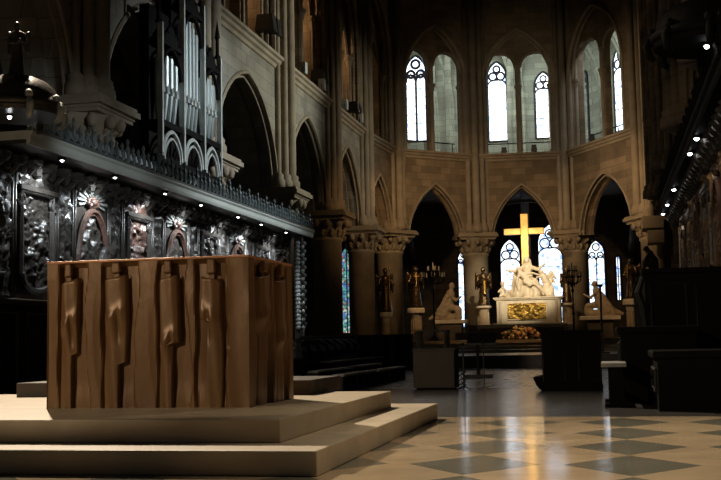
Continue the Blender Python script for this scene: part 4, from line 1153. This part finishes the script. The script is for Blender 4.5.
# benches
BN = [((317, 371.5), (353, 366.2), -4.75, 'black bench with a worn top in the second row, its near one'), ((357, 366), (381, 362.6), -4.75, 'black bench with a worn top in the second row, its far one'),
      ((343, 374.2), (376, 370), -4.0, 'black bench with a worn top in the front row, its near one'), ((378, 369.5), (405, 366), -4.0, 'black bench with a worn top in the front row, its far one'),
      ((300, 379), (329, 376.5), -4.4, 'low black bench end with a paler top just behind the dais')]
for (a, c, x, lab) in BN:
    pa, pb = at(*a, X=x), at(*c, X=x); z = (pa.z+pb.z)/2
    t = thing('choir_bench', (x, (pa.y+pb.y)/2, 0), lab, 'bench', 'benches in the choir'); L_ = (pb.y-pa.y)/2
    b = MB(); b.box((-.17, -L_, z-.035), (.02, L_, z)); obj('seat', b, SEAT, t, True, bevel=.005)
    for s in [-.97+1.94*i/5 for i in range(6)]:
        b = MB(); b.box((-.16, s*L_-.05, 0), (.0, s*L_+.05, z-.035)); obj('leg', b, BENCH, t, True)
    b = MB(); b.box((-.15, -L_*.97, .04), (-.11, L_*.97, z-.06)); obj('rear_board', b, BLACK, t, True)
# newel post
c = at(297, 340, Y=21.0)
t = thing('newel_post', (c.x, 21.0, 0), 'dark post with a pale grey turned cap, just right of the altar', 'post')
b = MB(); b.box((-.1, -.1, 0), (.1, .1, c.z-.38)); obj('shaft', b, BLACK, t, True)
b = MB(); z = c.z; b.lathe([(.08, z-.38), (.12, z-.34), (.09, z-.3), (.09, z-.22), (.12, z-.2), (.12, z-.17), (.07, z-.14), (.08, z-.06), (.15, z-.03), (.15, z)], (0, 0, 0), 4); obj('turned_cap', b, LEDGE, t, True)
# box lectern and things round it
LYY = at(434, 389.5, Z=0).y
c0, c1 = at(413.5, 389, Y=LYY), at(454, 348.5, Y=LYY)
t = thing('box_lectern', ((c0.x+c1.x)/2, LYY+.25, 0), 'plain dark brown box lectern standing beyond the dais', 'lectern'); w = (c1.x-c0.x)/2; h = c1.z
b = MB(); b.box((-w, -.25, .02), (w, .25, h-.02)); obj('box', b, BOXW, t, True, bevel=.01)
b = MB(); b.box((-w-.01, -.27, h-.025), (w+.01, .27, h)); obj('top_board', b, BOXW, t, True)
b = MB(); b.box((-w+.04, -.2, 0), (w-.04, .2, .03)); obj('base', b, BLACK, t, True)
# marble credence table further back
c0, c1 = at(425, 350, Y=33), at(447, 329.5, Y=33)
t = thing('credence_table', ((c0.x+c1.x)/2, 33.3, .33), 'pale marble-topped credence table showing above the box lectern', 'table'); w = (c1.x-c0.x)/2; h = c1.z-.33
b = MB(); b.box((-w*1.7, -.3, h-.06), (w, .3, h)); obj('table_top', b, MARBLE_B, t, True)
for sx_ in (-1.6, .86):
    for sy in (-.22, .22):
        b = MB(); b.lathe([(.07, 0), (.05, .08), (.06, h*.5), (.05, h-.12), (.09, h-.06)], (w*sx_, sy, 0), 8); obj('leg', b, MARBLE_B, t, True)
# scrolled iron stand beside the lectern
c = at(460, 389.5, Z=0)
t = thing('iron_stand', (c.x, c.y, 0), 'small scrolled black iron stand right beside the box lectern', 'stand')
h = at(460, 350, Y=c.y).z
b = MB(); b.tube([(.06, 0, 0), (.06, 0, h)], .012, 6); b.tube([(-.07, 0, 0), (.06, 0, .05)], .012, 5)
obj('pole', b, IRON, t, True)
b = MB()
for k in range(4): b.tube([(.05-.06*math.cos(a*.7)*(1-a*.07), 0, .06+k*.07+.03*math.sin(a*.7)) for a in range(10)], .009, 5)
obj('scrolls', b, IRON, t, True)
# music stand
MY = at(480, 378, Z=0).y
c0, c1 = at(467, 354, Y=MY), at(496.5, 333, Y=MY); z1, z0 = c1.z, at(480, 344, Y=MY).z
t = thing('music_stand', (at(478.5, 378, Z=0).x, MY, 0), 'black music stand with a wide sloping desk in front of the flowers', 'music stand'); ox = t.location.x
b = MB(); b.box((-.28, -.16, 0), (.28, .16, .07)); obj('foot', b, IRON, t, True, bevel=.01)
b = MB(); b.tube([(0, 0, .05), (0, 0, z0+.03)], .03, 10); obj('pole', b, IRON, t, True)
b = MB(); b.prism([(c0.x-ox, -.06, z0), (c1.x-ox-.02, -.06, z0), (c1.x-ox, .1, z1), (c0.x-ox+.02, .1, z1)], (0, .025, .0)); b.box((c0.x-ox, -.1, z0-.015), (c1.x-ox, -.05, z0+.02)); obj('desk', b, IRON, t, True)
b = MB(); b.tube([(.0, .1, z1-.02), (0, .1, z1+.06)], .012, 6); b.ball((0, .1, z1+.08), .03); obj('reading_lamp', b, IRON, t, True)
# thin microphone stands
for px, py, tp, lab in ((464.5, 390, 345, 'thin black microphone stand, the left of two by the lectern'), (484.5, 390, 343, 'thin black microphone stand in front of the music stand')):
    c = at(px, py, Z=0); h = at(px, tp, Y=c.y).z
    t = thing('microphone_stand', (c.x, c.y, 0), lab, 'microphone stand', 'thin microphone stands')
    b = MB()
    for k in range(3): a = k*2*PI/3+.4; b.tube([(0, 0, .05), (.1*math.cos(a), .1*math.sin(a), .008)], .008, 5)
    obj('tripod', b, IRON, t, True)
    b = MB(); b.tube([(0, 0, .04), (0, 0, h)], .009, 6); obj('pole', b, IRON, t, True)
    b = MB(); b.cap((0, 0, h), (.0, -.05, h+.02), .016, .02, 7); obj('microphone', b, IRON, t, True)
# dark cabinet
KY = at(570, 391, Z=0).y
c0, c1 = at(543, 390, Y=KY), at(600, 329.5, Y=KY); cx = (c0.x+c1.x)/2; w = (c1.x-c0.x)/2; h = c1.z
t = thing('organ_console', (cx, KY+.35, 0), 'closed black organ console standing before the right stalls', 'console')
b = MB(); b.box((-w, -.35, .06), (w, .35, h-.03)); obj('cabinet', b, BLACK, t, True, bevel=.01)
b = MB(); b.box((-w-.03, -.37, h-.035), (w+.03, .37, h)); obj('lid', b, BLACK, t, True)
b = MB()
for s in (-.6, .6): b.tube([(w*s-w*.36, -.355, .15), (w*s+w*.36, -.355, .15), (w*s+w*.36, -.355, h-.12), (w*s-w*.36, -.355, h-.12)], .014, 5, True)
obj('panel_moulding', b, BENCH, t, True)
b = MB(); b.prism([(-w-.14, -.36, .20), (-w+.02, -.36, .22), (-w+.02, -.36, .0), (-w-.02, -.36, .0), (-w-.09, -.36, .08)], (0, .72, 0)); obj('pedal_box', b, BLACK, t, True)
b = MB(); b.box((-w-.01, -.36, 0), (w+.01, .36, .07)); obj('plinth', b, BLACK, t, True)
# console bench
c = at(614, 408, Z=0); BY = c.y
c0, c1 = at(601, 362, Y=BY), at(626.5, 366, Y=BY); w = (c1.x-c0.x)/2; h = (c0.z+c1.z)/2
t = thing('organ_bench', ((c0.x+c1.x)/2, BY+.5, 0), 'narrow dark bench with a paler seat, end-on, right of the console', 'bench')
b = MB(); b.box((-w, -.5, h-.035), (w, .5, h+.01)); obj('seat', b, SEAT, t, True, bevel=.006)
for y in (-.42, .4):
    b = MB(); b.box((-w*.48, y-.03, .05), (w*.72, y+.03, h-.03)); o = obj('leg', b, BLACK, t, True)
    b = MB(); b.box((-w*.85, y-.05, 0), (w*.95, y+.05, .05)); obj('foot', b, BLACK, o, True, bevel=.01)
b = MB(); b.box((-w*.3, -.4, .14), (w*.3, .4, .19)); obj('stretcher', b, BLACK, t, True)
# right stalls' dark desks
z = at(690, 267.5, Y=14.6).z; x0 = at(645, 290, Y=14.6).x
t = thing('stall_end', (x0+1.0, 15.0, 0), 'tall black stall end wall at the right picture edge', 'stall end')
b = MB(); b.box((x0, 14.6, 0), (x0+1.15, 21.0, z-.06)); obj('panelled_end', b, BLACK, t)
b = MB(); b.box((x0-.03, 14.55, z-.06), (x0+1.15, 21.0, z)); obj('cap_moulding', b, BLACK, t)
b = MB()
for s in (.28, .84): b.tube([(x0+s-.22, 14.6, .25), (x0+s+.22, 14.6, .25), (x0+s+.22, 14.6, z-.2), (x0+s-.22, 14.6, z-.2)], .025, 5, True)
b.tube([(x0-.02, 14.62, z-.1), (x0-.09, 14.62, z-.3), (x0-.03, 14.62, z-.5), (x0-.0, 14.62, z-.8)], [.03, .05, .05, .03], 7)
obj('carved_edge', b, BENCH, t)
c = at(649, 272, Y=14.8)
t = thing('carved_finial', (c.x, 14.8, z), 'small black crouching carved figure on top of the right stall end', 'finial')
caps_obj('crouching_figure', [((.06, 0, .03), (.06, 0, .12), .07, .065), ((.05, 0, .1), (.02, 0, .21), .065, .05), ((-.02, 0, .265), (-.02, 0, .275), .036, .04), ((-.055, 0, .262), (-.06, 0, .26), .012), ((.0, -.055, .2), (-.05, -.06, .12), .024, .02), ((.0, .055, .2), (-.05, .06, .12), .024, .02), ((.04, -.04, .05), (-.05, -.05, .10), .04, .032), ((-.05, -.05, .10), (-.06, -.05, .02), .028, .024), ((.04, .04, .05), (-.05, .05, .10), .04, .032), ((-.05, .05, .10), (-.06, .05, .02), .028, .024)], BLACK, t, .011)
z2 = at(640, 327, Y=14.0).z; xx = at(622, 390, Y=14.0).x
desk_front('stall_desk', xx, x0+.5, 13.2, 14.5, z2, 'low black desk front before the right stall end, behind the narrow bench')
desk_front('stall_desk', x0-.0, x0+1.4, 11.8, 13.0, .62, 'low black kneeler block at the right picture edge', 'kneeler')
b = MB()


# ---------------------------------------------------------------- small floodlights on the gallery ledges
def floodlight(loc, rz, label, white=True, s=1.):
    t = thing('floodlight', loc, label, 'floodlight', 'floodlights on the gallery ledges', rz)
    b = MB(); b.box((-.11*s, -.08*s, .12*s), (.11*s, .1*s, .44*s)); obj('housing', b, LEDGE if white else IRON, t, True, bevel=.01)
    b = MB(); b.tube([(-.13*s, 0, .28*s), (-.13*s, 0, 0), (.13*s, 0, 0), (.13*s, 0, .28*s)], .015, 5); obj('yoke', b, IRON, t, True)


for px, py, white, lab in ((300, 59, True, 'pale floodlight on the left gallery ledge, nearest the coloured window'), (319, 76, True, 'pale floodlight on the left gallery ledge, second from the near end'),
                           (342, 100, True, 'pale floodlight on the left gallery ledge, third from the near end'), (357.5, 114, True, 'pale floodlight on the left gallery ledge, furthest along')):
    y = at(px, py, X=XL-.05).y; floodlight((XL+.08, y, ZC+.12), PI/2, lab, white, 1.3)
for px, py, Y, lab in ((504, 150, 55.95, 'small black floodlight under the left window of the middle gallery arch'), (534, 148, 55.7, 'small black floodlight under the right window of the middle gallery arch'), (592, 137, 53.6, 'small black floodlight on the right gallery ledge of the apse')):
    c = at(px, py, Y=Y); floodlight((c.x, Y, ZC+.12), 0, lab, False, 1.1)
for (px, py, s) in ((261, 12, 1.8), (314, 66, 1.5), (349, 94, 1.5)):
    y = at(px, py, X=XL-.35).y
    t = thing('spotlight_bank', (XL-.3, y, ZC+.12), 'black bank of spotlights on the left gallery ledge, %s' % ('nearest' if px < 300 else 'middle one' if px < 330 else 'furthest'), 'spotlights')
    b = MB(); b.tube([(0, 0, 0), (0, 0, .7*s)], .04, 6); obj('stand', b, IRON, t, True)
    for k in range(2): b = MB(); b.box((-.1, -.3*s+k*.3*s, .35*s), (.3*s, -.05*s+k*.3*s, .65*s), .8); obj('lamp_head', b, IRON, t, True)
# gallery handrails in the apse
for i in range(1, 4):
    P, Q = Vector((*AP[i], 0)), Vector((*AP[i+1], 0)); nn = Vector((-(Q-P).y, (Q-P).x, 0)).normalized()
    t = thing('gallery_handrail', (P.lerp(Q, .5)+nn*.9+Vector((0, 0, ZC+.1)))[:], 'thin black iron handrail behind the %s gallery arch of the apse' % ('left', 'middle', 'right')[i-1], 'handrail')
    b = MB(); b.tube([P.lerp(Q, .12)+nn*.9+Vector((0, 0, ZC+.75)), P.lerp(Q, .88)+nn*.9+Vector((0, 0, ZC+.75))], .03, 6); obj('rail', b, IRON, t)
    for u in (.15, .5, .85): b = MB(); p = P.lerp(Q, u)+nn*.9; b.tube([p+Vector((0, 0, ZC-.1)), p+Vector((0, 0, ZC+.75))], .025, 6); obj('post', b, IRON, t)
